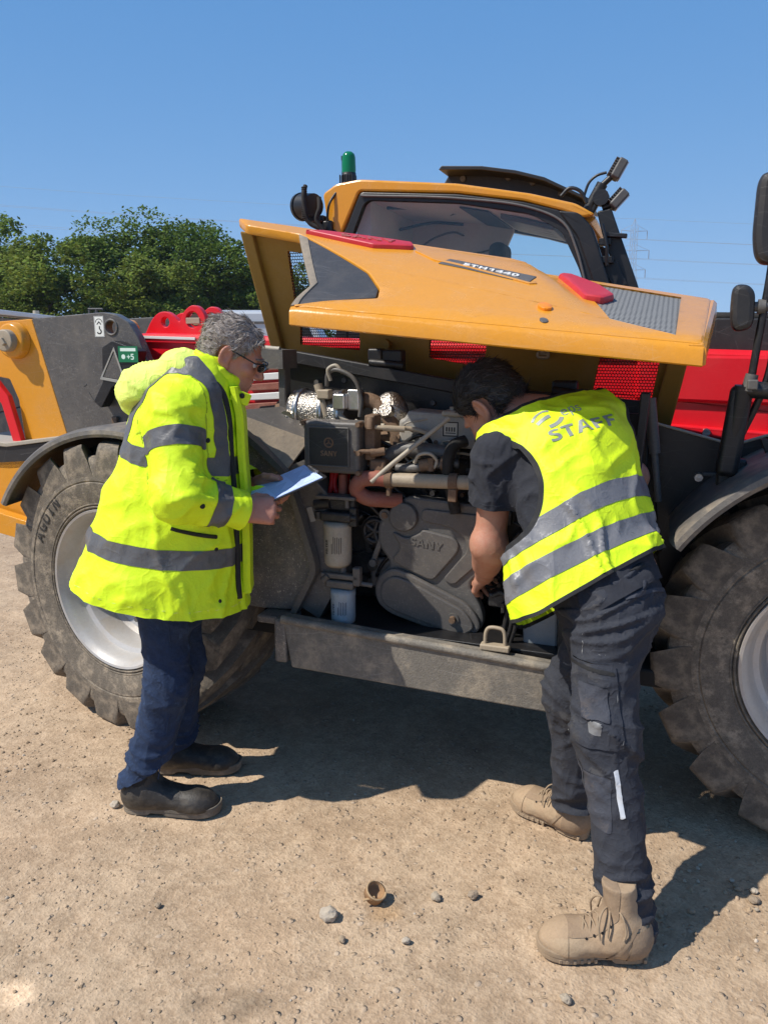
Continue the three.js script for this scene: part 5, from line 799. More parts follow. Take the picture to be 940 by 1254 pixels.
// clipboard held by the man in the coat
{
  const A = V(-.430, 1.073, -2.375), Bp = V(-.186, 1.167, -2.49), C = V(-.272, 1.176, -2.71), D = A.clone().add(C).sub(Bp);
  const board = thing('clipboard', 'clipboard with pale blue paper held by the person in the coat', 'clipboard', A.toArray());
  const up = Bp.clone().sub(A).cross(D.clone().sub(A)).normalize(), g = (pts, lift, t, r) => { const q = pts.map((p) => p.clone().sub(A).addScaledVector(up, lift)); return plate3(q, t, { round: r, bevel: Math.min(.001, t * .3) }); };
  put('board', [g([A, Bp, C, D], 0, .004, .008)], M.black, board);
  const inset = (s0, s1, t0, t1) => { const p = (s, t) => A.clone().lerp(Bp, s).add(D.clone().sub(A).multiplyScalar(t)); return [p(s0, t0), p(s1, t0), p(s1, t1), p(s0, t1)]; };
  const pageT = canvasTex(256, 192, (x, w, h) => { x.fillStyle = '#b9ccf3'; x.fillRect(0, 0, w, h); x.fillStyle = '#7489b5'; for (let r = 0; r < 17; r++) for (let c = 0; c < 3; c++) x.fillRect(14 + c * 80, 14 + r * 10, 24 + (r * 37 + c * 53) % 44, 2.4); x.strokeStyle = '#aab'; x.strokeRect(9, 8, w - 18, h - 16); });
  const page = put('paper', [g(inset(.02, .95, .03, .97), .0028, .002, .001)], mat({ color: [.50, .62, .90], roughness: .6 }), board);
  const pr = inset(.03, .94, .04, .96).map((p) => p.clone().sub(A).addScaledVector(up, .0034)), pg = new THREE.BufferGeometry(); pg.setAttribute('position', new THREE.Float32BufferAttribute([0, 1, 2, 0, 2, 3].flatMap((i) => pr[i].toArray()), 3)); pg.setAttribute('uv', new THREE.Float32BufferAttribute([0, 0, 1, 0, 1, 1, 0, 0, 1, 1, 0, 1], 2)); pg.computeVertexNormals();
  put('form_print', pg, mat({ map: pageT, roughness: .75 }), page, true);
  const cp = inset(.955, .995, .30, .70).map((p) => p.clone().sub(A)), c0 = cp[0].clone().add(cp[3]).multiplyScalar(.5).addScaledVector(up, .006);
  put('clip', [rod(cp[0].clone().addScaledVector(up, .008), cp[3].clone().addScaledVector(up, .008), .006), g(inset(.925, .99, .34, .66), .007, .003, .004)], M.steel, board);
}

// ------------------------------------------------------------------ the man bending into the engine, in a hi-vis vest
{
  const B = [.66, 0, -2.05];
  const man = thing('person', 'person in a yellow staff vest and dark work trousers bending into the engine', 'person', B);
  const add = (name, geos, m, parent = man, keep) => put(name, keep ? geos : join(local(B, Array.isArray(geos) ? geos : [geos])), m, parent, keep);
  const fr = frameOf([.665, .93, -2.12], [.945, .24, -.236], [-.195, .47, -.30]), L = (x, y, z) => unframe(fr, [x, y, z]);
  const shL = L(-.172, .475, .0), shR = L(.165, .465, -.05), elL = [.334, .968, -2.352], wrL = [.346, .812, -2.545], elR = [.815, 1.165, -2.49], wrR = [.74, 1.08, -2.72];
  const HS = 1.06, HM = headFrame([.345, 1.393, -2.49], [-.42, -.80, -.42], [-.70, .55, -.45]).multiply(new THREE.Matrix4().makeScale(HS, HS, HS));
  const armL = blend(.035, capsule(shL, elL, .058, .046), capsule(elL, wrL, .046, .034), capsule([elL[0] - .014, elL[1] + .012, elL[2] + .014], [elL[0] + .014, elL[1] - .012, elL[2] + .010], .045, .042), capsule([.338, .93, -2.39], [.342, .88, -2.46], .048, .043));
  const armR = blend(.04, capsule(shR, elR, .056, .046), capsule(elR, wrR, .045, .03));
  const bodyT = blend(.05, loftf([[-.02, 0, 0, .13, .09], [.10, -.0, 0, .135, .10], [.30, .01, .0, .16, .11], [.45, .02, .0, .165, .095], [.54, .02, 0, .09, .065], [.60, .02, -.02, .06, .058]], fr), armL, armR, capsule([.62, .82, -2.04], [.612, .54, -1.935], .06, .045), capsule([.612, .54, -1.935], [.655, .12, -1.785], .045, .036), capsule([.67, .82, -2.16], [.592, .52, -2.25], .055, .045), capsule([.592, .52, -2.25], [.63, .12, -2.27], .045, .036));
  const trunk = displace(nets(bodyT, [.22, .08, -2.85], [.95, 1.52, -1.70], .011), (x, y, z) => { const d = Math.hypot(x - elL[0], y - elL[1], z - elL[2]); return .0045 * Math.exp(-d * d / .003) * ridge(x * 30, y * 45, z * 30); });
  const hm = (p, to, yv, s) => { const X = V(...to).normalize(), Y = V(...yv); Y.addScaledVector(X, -Y.dot(X)).normalize(); return basis(p, X, Y, X.clone().cross(Y)); };
  const hL = hm([.346, .812, -2.545], [.06, -.42, -.90], [-.55, .6, -.35]), hR = hm(wrR, [-.5, -.5, -.7], [.3, .8, -.3]);
  const body = add('body', [place(headGeo({ neckTo: [-.045, -.135, -.066], neckR: .058 }), HM), trunk, place(handGeo({ s: -1, curl: [.35, .4, .45, .5], size: 1.03 }), hL), place(handGeo({ s: -1, curl: [.5, .6, .65, .7], size: 1.03 }), hR)], skinB);
  const hl = (z) => z < -.06 ? -.045 : z < -.028 ? lerp(-.045, -.055, (z + .06) / .032) : z < .005 ? lerp(-.055, -.005, (z + .028) / .033) : z < .04 ? lerp(-.005, .03, (z - .005) / .035) : lerp(.03, .09, (z - .04) / .045);
  const line = (x, y, z) => Math.max(hl(z) - y, .039 - Math.hypot(y + .008, (z + .016) * 1.25) - (Math.abs(x) > .05 ? 0 : 1));
  const hair = hairGeo({ seed: 17, line, thick: .009, locks: 8000, len: .028, curl: .5, lumps: .008, lift: .16, tone: .14, flow: (p) => V(p.x * 2, -.5 + p.y * 4, -.5) });
  const hairTex = texture(FS, (o) => mix3([.010, .008, .008], [.075, .066, .058], Math.pow(fFine[o], 2.2)), true, 9);
  const hairM = add('hair', hair.slice(0, 2).map((g) => place(g, HM)), bumped({ map: hairTex, roughness: .55 }, .001), body); add('grey_lock', place(hair[2], HM), mat({ color: [.10, .09, .085], roughness: .5 }), hairM);
  for (const s of [-1, 1]) { const g = new THREE.SphereGeometry(.0115, 20, 14); g.translate(s * .032, .004, .0765); add('eye', place(g, HM), mat({ color: [.16, .13, .12], roughness: .3 }), body); }

  // t-shirt with short sleeves
  const teeT = loftf([[-.16, -.045, .0, .148, .132], [.0, -.04, 0, .153, .124], [.12, -.02, 0, .17, .115], [.25, 0, -.01, .185, .118], [.40, .015, -.004, .185, .110], [.49, .02, .0, .155, .085], [.555, .02, -.008, .085, .066], [.60, .02, -.016, .070, .062]], fr);
  const slvEndL = [lerp(shL[0], elL[0], .53), lerp(shL[1], elL[1], .53), lerp(shL[2], elL[2], .53)];
  const slL = capsule(shL, [lerp(shL[0], elL[0], .85), lerp(shL[1], elL[1], .85), lerp(shL[2], elL[2], .85)], .076, .074), slR = capsule(shR, [lerp(shR[0], elR[0], .85), lerp(shR[1], elR[1], .85), lerp(shR[2], elR[2], .85)], .078, .075);
  const dL = nrm3(elL, shL), dR = nrm3(elR, shR);
  function nrm3(a, b) { return V(a[0] - b[0], a[1] - b[1], a[2] - b[2]).normalize().toArray(); }
  const plane = (c, d) => (x, y, z) => (x - c[0]) * d[0] + (y - c[1]) * d[1] + (z - c[2]) * d[2];
  const endL = plane(slvEndL, dL), endR = plane([lerp(shR[0], elR[0], .6), lerp(shR[1], elR[1], .6), lerp(shR[2], elR[2], .6)], dR);
  const teeF = (x, y, z) => { const q = toframe(fr, [x, y, z]); const t = Math.max(teeT(x, y, z), q[1] - .585); return sminf(sminf(t, slL(x, y, z), .05), slR(x, y, z), .05); };
  let tee = displace(nets(teeF, [.18, .70, -2.72], [1.0, 1.52, -1.85], .0085), (x, y, z) => { const w = N3(x * 7, y * 7, z * 7) * .15; return .009 * fold([x + w, y * .6 + x * .5, z], [9, 8, 9], 2.7) + .005 * fold([x, y + w, z], [16, 9, 16], 6.3) - .002; });
  tee = cut(tee, (x, y, z) => { const q = toframe(fr, [x, y, z]); return Math.max(-.062 + .16 * q[0] - q[1], slL(x, y, z) < .03 && x < .45 ? endL(x, y, z) : -1, x > .72 && y > 1.02 ? endR(x, y, z) : -1); })[0];
  const teeM = add('tee_shirt', tee, F.tee);
  add('sleeve_hem', cut(cut(tee, (x, y, z) => Math.abs(endL(x, y, z) + .018) - .0022, .0012)[0], (x, y, z) => slL(x, y, z) - .03)[0], F.trouserLight, teeM);

  // vest
  const vestT = loftf([[-.12, -.085, -.02, .240, .145], [.08, -.065, -.01, .232, .140], [.25, -.020, .002, .218, .142], [.40, .026, .016, .216, .142], [.49, .040, .022, .192, .116], [.555, .03, .008, .12, .088], [.61, .026, -.006, .085, .077]], fr);
  const strapL = capsule(L(-.06, .535, .01), L(-.14, .515, .0), .070, .072), strapR = capsule(L(.10, .53, .01), L(.18, .505, -.0), .068, .074);
  const vestF = (x, y, z) => sminf(vestT(x, y, z), Math.min(strapL(x, y, z), strapR(x, y, z)), .05);
  let vest = nets(vestF, [.15, .72, -2.75], [1.0, 1.56, -1.85], .0085);
  vest = displace(vest, (x, y, z) => { const q = toframe(fr, [x, y, z]), low = sstep(.45, .0, q[1]); const w = N3(q[0] * 6, q[1] * 4, q[2] * 6) * .12; return (.004 + .014 * low) * fold([q[0] + w + q[1] * .25, q[1], q[2]], [10, 2.4, 8], 5.2) + .008 * fold([q[0] - q[1] * .9 + w, q[1] + q[0], q[2]], [7, 4, 7], 1.3) + .004 * N3(q[0] * 16, q[1] * 8, q[2] * 16); });
  const edge = (x, y, z) => { const [a, b, c] = toframe(fr, [x, y, z]); const arm1 = 1 - Math.hypot((a + .275) / .140, (b - .365) / .178), arm2 = 1 - Math.hypot((a - .345) / .125, (b - .36) / .17); const hemv = .008 + .16 * a + .02 * Math.max(0, -a - .22) - b + (a < -.26 ? .9 * Math.pow((-a - .26) / .06, 2) * .02 : 0); const neck = b - .575 + .25 * Math.max(0, c - .02) * 0; const openF = Math.min(-.07 - c, .05 - Math.abs(a + .05)); return Math.max(arm1 * .12, arm2 * .12, hemv, neck, openF); };
  const trimmed = cut(vest, edge)[0], [inner, trim] = cut(trimmed, (x, y, z) => edge(x, y, z) + .011);
  const lb = (x, y, z) => toframe(fr, [x, y, z]);
  const bandV = (x, y, z) => { const [a, b] = lb(x, y, z); return Math.min(Math.abs(b - (.212 + .14 * a - .10 * Math.max(0, a - .05))) - .031, Math.abs(b - (.098 + .10 * a)) - .031); };
  const [vb, vr] = cut(inner, bandV, .0016);
  const patchF = (x, y, z) => { const [a, b, c] = lb(x, y, z); return Math.max(Math.abs(a - .038) - .135, Math.abs(b - .450) - .085, -c); };
  const vestM = add('vest', vr, F.hivisVest); add('vest_trim', trim, F.black, vestM); add('reflective_band', vb, F.bandVest, vestM);
  const patch = cut(vr, patchF, .0014)[0];
  { const p = patch.attributes.position, uv = []; for (let i = 0; i < p.count; i++) { const [a, b] = lb(p.getX(i), p.getY(i), p.getZ(i)); uv.push((a - .038) / .27 + .5, (b - .45) / .17 + .5); } patch.translate(-B[0], -B[1], -B[2]); patch.setAttribute('uv', new THREE.Float32BufferAttribute(uv, 2)); }
  const printT = canvasTex(540, 340, (x, w, h) => {
    x.clearRect(0, 0, w, h); x.fillStyle = x.strokeStyle = '#8f9490';
    x.font = 'bold 108px sans-serif'; x.save(); x.translate(56, 262); x.scale(442 / x.measureText('STAFF').width, 1); x.fillText('STAFF', 0, 0); x.restore();
    x.font = '82px sans-serif'; x.fillText('eps', 196, 118);
    x.lineWidth = 15; x.lineCap = 'butt'; x.beginPath(); x.moveTo(30, 84); x.quadraticCurveTo(80, 22, 142, 52); x.stroke(); x.lineWidth = 22; x.beginPath(); x.moveTo(46, 112); x.quadraticCurveTo(100, 92, 132, 88); x.stroke(); x.lineWidth = 24; x.beginPath(); x.moveTo(190, 120); x.quadraticCurveTo(168, 158, 96, 160); x.stroke();
  });
  add('vest_print', patch, mat({ map: printT, transparent: true, roughness: .45 }), vestM, true);

  // work trousers
  const tf = blend(.055, ellip([.648, .875, -2.12], [.138, .15, .135]), capsule([.620, .84, -2.05], [.612, .555, -1.935], .098, .079), capsule([.612, .555, -1.935], [.658, .06, -1.775], .075, .063), capsule([.69, .85, -2.18], [.592, .53, -2.25], .096, .076), capsule([.592, .53, -2.25], [.632, .06, -2.27], .073, .062), capsule([.655, .85, -2.10], [.64, .80, -2.06], .11, .10));
  const wst = (x, y, z) => toframe(fr, [x, y, z])[1] - .035;
  const them = (x, y, z) => (z > -2.02 ? .095 - .80 * (x - .65) : .115 + .1 * (x - .62)) + .006 * N3(x * 18, 3, z * 18) - y, tc = (x, y, z) => Math.max(tf(x, y, z), wst(x, y, z));
  let tr = nets(tc, [.42, -.03, -2.42], [.92, 1.08, -1.64], .0078);
  tr = displace(tr, (x, y, z) => { const w = N3(x * 6, y * 6, z * 6) * .2, k = sstep(.36, .16, y), hip = sstep(.70, .86, y), kn = Math.exp(-((y - .53) ** 2) / .014); return .005 * fold([x, y + w * .3 - x * .5, z], [6, 9, 6], 3.8) + .012 * k * fold([x * .8, y + w * .15 - z * .25, z], [4, 16, 4], 7.9) + .014 * hip * fold([x * .7, y - x * .35 + w * .2, z * .8], [4, 19, 5], 1.5) + .011 * kn * fold([x, y + x * .8, z], [5, 18, 5], 5.1) + .004 * fold([x, y, z], [17, 3, 17], 9.1); });
  tr = cut(tr, them)[0];
  const nearLeg = (z) => -2.03 - z;   // negative on the near leg
  const pock = (x, y, z, nx, ny, nz) => Math.max(nearLeg(z), Math.abs(x - (.562 + .08 * (.66 - y))) - .062, y - .755, .545 - y, .12 - nz);
  const knee = (x, y, z, nx, ny, nz) => Math.max(nearLeg(z), y - .47, .33 - y, x - .60, .05 - nz);
  const [pk, t1] = cut(tr, pock, .005), [kn, t2] = cut(t1, knee, .0016);
  const trM = add('trousers', t2, F.trouser);
  const pkM = add('cargo_pocket', pk, F.trouser, trM); add('knee_panel', kn, F.trouserLight, trM);
  const sub2 = (name, fn, lift, m, src = tr, par = trM) => add(name, cut(src, fn, lift)[0], m, par);
  sub2('phone_pocket', (x, y, z, nx, ny, nz) => Math.max(nearLeg(z), Math.abs(x - .566) - .030, y - .70, .615 - y, .12 - nz), .009, F.trouserLight, tr, pkM);
  sub2('pocket_zip', (x, y, z, nx, ny, nz) => Math.max(nearLeg(z), Math.abs(x - (.562 + .08 * (.66 - y))) - .057, Math.abs(y - (.742 - .12 * (x - .54))) - .005, .12 - nz), .0065, F.black, tr, pkM);
  sub2('pocket_label', (x, y, z, nx, ny, nz) => Math.max(nearLeg(z), Math.abs(x - .562) - .013, y - .612, .580 - y, .12 - nz), .0062, mat({ color: [.16, .16, .16], roughness: .5 }), tr, pkM);
  sub2('reflective_strip', (x, y, z, nx, ny, nz) => Math.max(nearLeg(z), Math.abs(x - (.612 + .13 * (.49 - y))) - .0065, y - .495, .375 - y, 0 - nz), .002, mat({ color: [.6, .62, .64], roughness: .4 }));
  sub2('stitch', (x, y, z, nx, ny, nz) => Math.max(nearLeg(z), Math.min(Math.abs(x - .535 - .04 * (.9 - y)), Math.abs(x - .59 - .02 * (.9 - y))) - .0011, y - .93, .76 - y, Math.abs((y * 120) % 1 - .5) - .38, 0 - nz), .0012, F.stitch);
  sub2('stitch', (x, y, z, nx, ny, nz) => Math.max(nearLeg(z), Math.min(Math.max(Math.abs(y - .79 + .4 * (x - .55)), .54 - x), Math.abs(Math.abs(x - (.562 + .08 * (.66 - y))) - .058) + Math.max(0, y - .755) + Math.max(0, .55 - y)) - .0010, Math.abs(((x + y) * 120) % 1 - .5) - .38, 0 - nz), .0064, F.stitch);
  add('belt', cut(cut(tr, (x, y, z) => Math.abs(wst(x, y, z) + .028) - .018, .003)[0], (x, y, z) => -z - 3)[0], F.black, trM);
  sub2('hip_pocket', (x, y, z, nx, ny, nz) => { const b = toframe(fr, [x, y, z]); return Math.max(Math.abs(b[1] + .075) - .006, Math.abs(b[0] - .03) - .085, -nz); }, .004, F.trouserLight);
  // tan boots with laces
  const bp = bootParts(.288, .215, [.022, .004], { wide: .047, toe: .042, sole: .028, sh: .043 }), bM = [turnTo([.700, 0, -1.752], Math.PI - .05), turnTo([.668, 0, -2.245], Math.PI - .753)];
  for (const m of bM) {
    const b = add('boot', place(bp.upper, m), F.suede);
    add('sole', bp.sole.map((g) => place(g, m)), F.soleTan, b);
    add('sole_lug', Array.from({ length: 15 }, (_, i) => [1, -1].map((s) => { const x = .012 + i * .0185; if (x > .092 && x < .125) return null; const w = x < .1 ? .040 : x < .2 ? .040 + (x - .1) * .12 : .052 - Math.max(0, x - .235) * .5; return place(box([x, .008 + .008 * Math.pow(clamp((x - .2) / .09), 2), s * (w - .0085)], [.009, .012, .014], .002), m); }).filter(Boolean)).flat(), F.soleTan, b);
    const topY = (x) => x < .13 ? .148 - (x - .09) * 1.0 : .108 - (x - .13) * .46;
    const lace = []; for (let i = 0; i < 7; i++) { const x = .215 - i * .0185, y = topY(x) + .006; lace.push(hose([[x, y - .014, .032], [x - .004, y + .006, .012], [x - .010, y + .007, -.012], [x - .018, y - .008, -.032]], .0028, 14, 6), hose([[x, y - .014, -.032], [x - .004, y + .006, -.012], [x - .010, y + .007, .012], [x - .018, y - .008, .032]], .0028, 14, 6)); }
    const ky = topY(.095) + .012; for (const s of [1, -1]) lace.push(hose([[.105, ky, s * .008], [.13, ky - .004, s * .03], [.142, ky - .035, s * .048], [.138, ky - .07, s * .056]], .0028, 20, 6), hose([[.105, ky, s * .006], [.085, ky - .002, s * .045], [.075, ky - .04, s * .062], [.08, ky - .062, s * .064]], .0028, 20, 6), hose([[.105, ky, 0], [.115, ky - .02, s * .045], [.12, ky - .06, s * .058]], .0028, 16, 6));
    add('lace', lace.map((g) => place(g, m)), F.soleTan, b);
    add('eyelet', Array.from({ length: 6 }, (_, i) => [1, -1].map((s) => { const x = .21 - i * .02, y = topY(x) - .014; return place(rod([x, y, s * .036], [x, y + .002, s * .043], .0035, .0035, 8), m); })).flat(), F.black, b);
    const skirt = (fn, lift) => place(cut(bp.upper, fn, lift)[0], m);
    add('toe_cap', [skirt((x, y, z) => .212 - x + .1 * Math.abs(z), .0022)], F.suede, b);
    add('heel_counter', [skirt((x, y, z) => Math.max(x - .062 + .15 * (y - .05), y - .105), .0022), skirt((x, y, z) => Math.max(Math.abs(x - .085 + .7 * (y - .06)) - .006, y - .12), .003)], F.suedeDark, b);
    add('lace_flap', [skirt((x, y, z) => Math.max(Math.abs(z) - .040, .09 - x, x - .215, .075 - y), .002)], F.suedeDark, b);
  }
}
// ------------------------------------------------------------------ ground: dry compacted earth and gravel
{
  const S = 2048, lo = field(S, [[3, 1], [7, .9], [17, .6]], 301), clod = field(S, [[13, .8], [29, 1], [63, 1]], 304), mid = field(S, [[70, .7], [190, .9], [420, 1]], 302), fine = field(S, [[640, .8], [1000, 1]], 303), r = rng(9);
  const h = new Float32Array(S * S); for (let i = 0; i < h.length; i++) h[i] = .24 * mid[i] + .12 * fine[i] + .34 * clod[i];
  const peb = new Uint8Array(S * S), tone = new Float32Array(S * S);   // flush pebbles pressed into the soil, 2 to 12 mm across
  for (let k = 0; k < 11000; k++) {
    const cx = r() * S, cy = r() * S, R = 1.2 + Math.pow(r(), 6) * 7, e = .6 + r() * .4, a = r() * 3.14, c = Math.cos(a), s = Math.sin(a), t = r(), up = .16 + r() * .3;
    for (let y = -Math.ceil(R); y <= R; y++) for (let x = -Math.ceil(R); x <= R; x++) { const u = (x * c + y * s) / R, v = (y * c - x * s) / (R * e), d = u * u + v * v + (mid[((cy + y | 0) + S) % S * S + ((cx + x | 0) + S) % S] - .5) * .5; if (d > 1) continue; const o = ((cy + y | 0) + S) % S * S + ((cx + x | 0) + S) % S; const hh = h[o] + up * Math.sqrt(Math.max(0, 1 - d)) * Math.min(1, R / 5); if (hh > h[o]) { h[o] = hh; peb[o] = 1; tone[o] = t; } }
  }
  const colT = texture(S, (o) => { let c = mix3([.43, .300, .188], [.50, .368, .242], sstep(.35, .68, lo[o] * .5 + mid[o] * .5)); const g = .70 + .56 * (h[o] * .9) + .20 * (fine[o] - .5) + .18 * (mid[o] - .5) + .22 * (clod[o] - .5); c = c.map((v) => v * g); if (peb[o]) { const q = tone[o]; c = mix3(c, q < .35 ? [.37, .29, .21] : q < .8 ? [.33, .24, .16] : [.44, .36, .28], .5); } return c; }, true, 1);
  const bumpT = texture(S, (o) => [h[o], h[o], h[o]].map((v) => v * .85), false, 1);
  const n = 460, pos = [], uv = [], col = [], idx = [], warp = (t) => { const a = Math.abs(t), s = Math.sign(t); return s * (a < .8 ? a * 3.6 : 2.88 + (Math.exp((a - .8) * 31) - 1) * 1.0 + (a - .8) * 3.6); };
  const heightAt = (x, z) => { const near = Math.exp(-(x * x + (z + 2.4) ** 2) / 60); return (.007 * N3(x * 1.7, 1, z * 1.7) + .0045 * N3(x * 5, 2, z * 5) + .002 * N3(x * 13, 3, z * 13) + .0012 * N3(x * 31, 4, z * 31) - .003 * Math.pow(Math.max(0, 1 - Math.abs(N3(x * 1.1 + z * 1.6, 21, z * 2.6 - x * .8)) * 6), 2)) * near; };
  globalThis.__gh = heightAt;
  for (let j = 0; j <= n; j++) for (let i = 0; i <= n; i++) {
    const x = warp(i / n * 2 - 1), z = -2.2 + warp(j / n * 2 - 1); pos.push(x, heightAt(x, z) - .004, z); uv.push(x / 2.6, z / 2.6);
    const far = sstep(3.2, 9, Math.hypot(x, z + 2.2)), d = N3(x * .9, 7, z * .9) * .5 + N3(x * 2.3, 8, z * 2.3) * .3; let k = 1 + .17 * d;
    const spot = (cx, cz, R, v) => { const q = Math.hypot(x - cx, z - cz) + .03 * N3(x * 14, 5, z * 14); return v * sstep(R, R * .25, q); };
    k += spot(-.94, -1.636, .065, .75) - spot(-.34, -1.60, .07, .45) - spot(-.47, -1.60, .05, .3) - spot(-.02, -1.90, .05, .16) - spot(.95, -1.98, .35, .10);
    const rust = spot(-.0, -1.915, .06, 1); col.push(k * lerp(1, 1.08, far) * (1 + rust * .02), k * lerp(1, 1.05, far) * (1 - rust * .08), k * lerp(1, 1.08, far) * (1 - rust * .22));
  }
  for (let j = 0; j < n; j++) for (let i = 0; i < n; i++) { const a = j * (n + 1) + i, b = a + 1, c = a + n + 1, d = c + 1; idx.push(a, c, b, b, c, d); }
  const g = new THREE.BufferGeometry(); g.setAttribute('position', new THREE.Float32BufferAttribute(pos, 3)); g.setAttribute('uv', new THREE.Float32BufferAttribute(uv, 2)); g.setAttribute('color', new THREE.Float32BufferAttribute(col, 3)); g.setIndex(idx); g.computeVertexNormals();
  const m = put('ground', g, mat({ map: colT, bumpMap: bumpT, bumpScale: .017, roughness: 1, vertexColors: true }), scene, true);
  tag(m, 'dry tan earth and gravel yard', 'ground', null, 'structure');

  // stones
  const stoneGeo = (seed, flat = .7, jag = .28) => { const q = new THREE.IcosahedronGeometry(1, 3); const w = mergeVertices((q.deleteAttribute('uv'), q.deleteAttribute('normal'), q)), p = w.attributes.position; for (let i = 0; i < p.count; i++) { const x = p.getX(i), y = p.getY(i), z = p.getZ(i), k = 1 + jag * N3(x * 1.3 + seed, y * 1.3, z * 1.3 - seed) + jag * .7 * Math.round(N3(x * 2 + seed * 3, y * 2, z * 2) * 4) / 4 + .05 * N3(x * 6, y * 6 + seed, z * 6); p.setXYZ(i, x * k, y * k * flat, z * k * .85); } return boxUV(toCreasedNormals(w.toNonIndexed(), .5)); };
  const sm = [[.43, .36, .27], [.36, .27, .18], [.50, .43, .34], [.31, .235, .165]].map((c) => bumped({ map: worn(c, { dust: .5, grain: .2, scr: 0, repeat: 14 }), roughness: .95 }, .001));
  const shapes = Array.from({ length: 6 }, (_, i) => stoneGeo(i * 7.3 + 2));
  const single = [[-.158, -1.89, .026, 2, 'pale rounded stone lying left of the rusty pipe cap on the ground'], [.151, -1.963, .0165, 0, 'small grey stone just right of the rusty pipe cap'], [.262, -1.972, .0165, 3, 'small brown stone farthest right in the row beside the rusty pipe cap'], [-.115, -1.80, .0115, 1, 'tiny stone in front of the pale rounded stone'], [.06, -1.795, .012, 2, 'tiny pale stone nearest the viewer below the rusty pipe cap'], [.45, -1.60, .015, 0, 'grey stone on bare earth in front of the tan boot'], [-.655, -1.93, .010, 1, 'small brown stone alone on the open ground at left'], [-.945, -2.42, .018, 2, 'pale stone just behind the heel of the black boot']];
  single.forEach(([x, z, s, k, label], i) => { const o = new THREE.Mesh(shapes[i % 6], sm[k]); o.name = numbered('stone'); o.scale.set(s, s, s); o.position.set(x, s * .45 + heightAt(x, z), z); o.rotation.y = i * 1.7; o.castShadow = o.receiveShadow = true; scene.add(o); tag(o, label, 'stone'); });
  const r9 = rng(909); for (let i = 0; i < 16; i++) { const x = .93 + (r9() - .5) * .36, z = -1.98 + (r9() - .5) * .26 - (x - .93) * .4, s = .006 + r9() * r9() * .011, o = new THREE.Mesh(shapes[i % 6], sm[i % 4]); o.name = numbered('stone'); o.scale.set(s, s, s); o.position.set(x, s * .45 + heightAt(x, z), z); o.rotation.y = i * 2.1; o.castShadow = o.receiveShadow = true; scene.add(o); tag(o, 'small pale stone in the shadow patch right of the tan boot', 'stone', 'stones in the shadow beside the tan boot'); }
  // loose gravel nobody could count
  const rr = rng(4242), count = 34000, mtx = new THREE.Matrix4(), qn = new THREE.Quaternion(), col3i = new THREE.Color();
  const gsh = mergeVertices((() => { const q = new THREE.IcosahedronGeometry(1, 1); q.deleteAttribute('uv'); q.deleteAttribute('normal'); return q; })()); { const p = gsh.attributes.position; for (let i = 0; i < p.count; i++) { const k = .8 + .4 * N3(p.getX(i) * 2.3, p.getY(i) * 2.3 + 4, p.getZ(i) * 2.3); p.setXYZ(i, p.getX(i) * k, p.getY(i) * k * .65, p.getZ(i) * k * .8); } }
  const gravel = new THREE.InstancedMesh(boxUV(toCreasedNormals(gsh.toNonIndexed(), .3)), mat({ color: [1, 1, 1], roughness: 1 }), count);
  for (let i = 0; i < count; i++) {
    let x, z; const q = rr(); if (q < .75) { x = (rr() - .5) * 5; z = -1.2 - rr() * 3; } else { x = -6 + rr() * 12; z = -1.5 - rr() * 9; }
    const patch = N3(x * 1.6, 11, z * 1.6) + .6 * Math.exp(-((x - .95) ** 2 + (z + 1.98) ** 2) / .06) + .4 * Math.exp(-((x - .3) ** 2 + (z + 2.2) ** 2) / .2); let s = .0014 + Math.pow(rr(), 7) * .0068 * (.7 + Math.max(0, patch)); if (patch < -.1 && rr() < .6) s *= .6;
    qn.setFromEuler(new THREE.Euler(rr() * .6, rr() * 6.3, rr() * .6)); mtx.compose(V(x, heightAt(x, z) - .004 + s * .25, z), qn, V(s, s, s)); gravel.setMatrixAt(i, mtx);
    const t = rr(), b = .7 + rr() * .5; col3i.setRGB(...(t < .45 ? [.40, .295, .195] : t < .92 ? [.34, .245, .155] : [.44, .37, .29]).map((v) => v * b)); gravel.setColorAt(i, col3i);
  }
  gravel.name = 'gravel'; gravel.castShadow = gravel.receiveShadow = true; scene.add(gravel); tag(gravel, 'loose gravel and crumbs of earth on the yard', 'gravel', null, 'stuff');
  // straw and twigs
  const tw = []; for (let i = 0; i < 160; i++) { const x = (rr() - .5) * 2.6, z = -1.4 - rr() * 1.6, a = rr() * 6.3, l = .006 + rr() * .02; tw.push(rod([x, .002 + heightAt(x, z), z], [x + Math.cos(a) * l, .004 + heightAt(x, z), z + Math.sin(a) * l], .0007, .0004, 5)); }
  tag(put('straw', tw, bumped({ map: worn([.30, .22, .12], { dust: .2 }), roughness: 1 }), scene), 'thin dry stalks scattered over the ground', 'straw', null, 'stuff');
  // rusty pipe cap
  const cap = thing('pipe_cap', 'rusty brown pipe cap lying open side up beside the stones', 'pipe cap', [-.031, 0, -1.96]);
  const capG = lathe([[.0, .004], [.024, .004], [.024, .026], [.029, .027], [.030, .0], [.0, .0]], [0, 0, 0], [0, 1, 0], 30); capG.rotateZ(-.35); capG.rotateX(.35); capG.translate(0, .012, 0);
  put('cup', [capG], bumped({ map: worn([.30, .16, .065], { dust: .35, grain: .25, repeat: 9 }), roughness: .8 }, .001), cap);
  const rimG = new THREE.TorusGeometry(.029, .003, 8, 30, 4.4); rimG.rotateX(Math.PI / 2); rimG.translate(0, .027, 0); rimG.rotateZ(-.35); rimG.rotateX(.35); rimG.translate(0, .012, 0);
  put('rim', [rimG, box([-.012, .022, .026], [.036, .005, .008], .002, [.3, .25, .1])], bumped({ map: worn([.40, .26, .13], { dust: .4, grain: .2, repeat: 9 }), roughness: .8 }), cap);
}

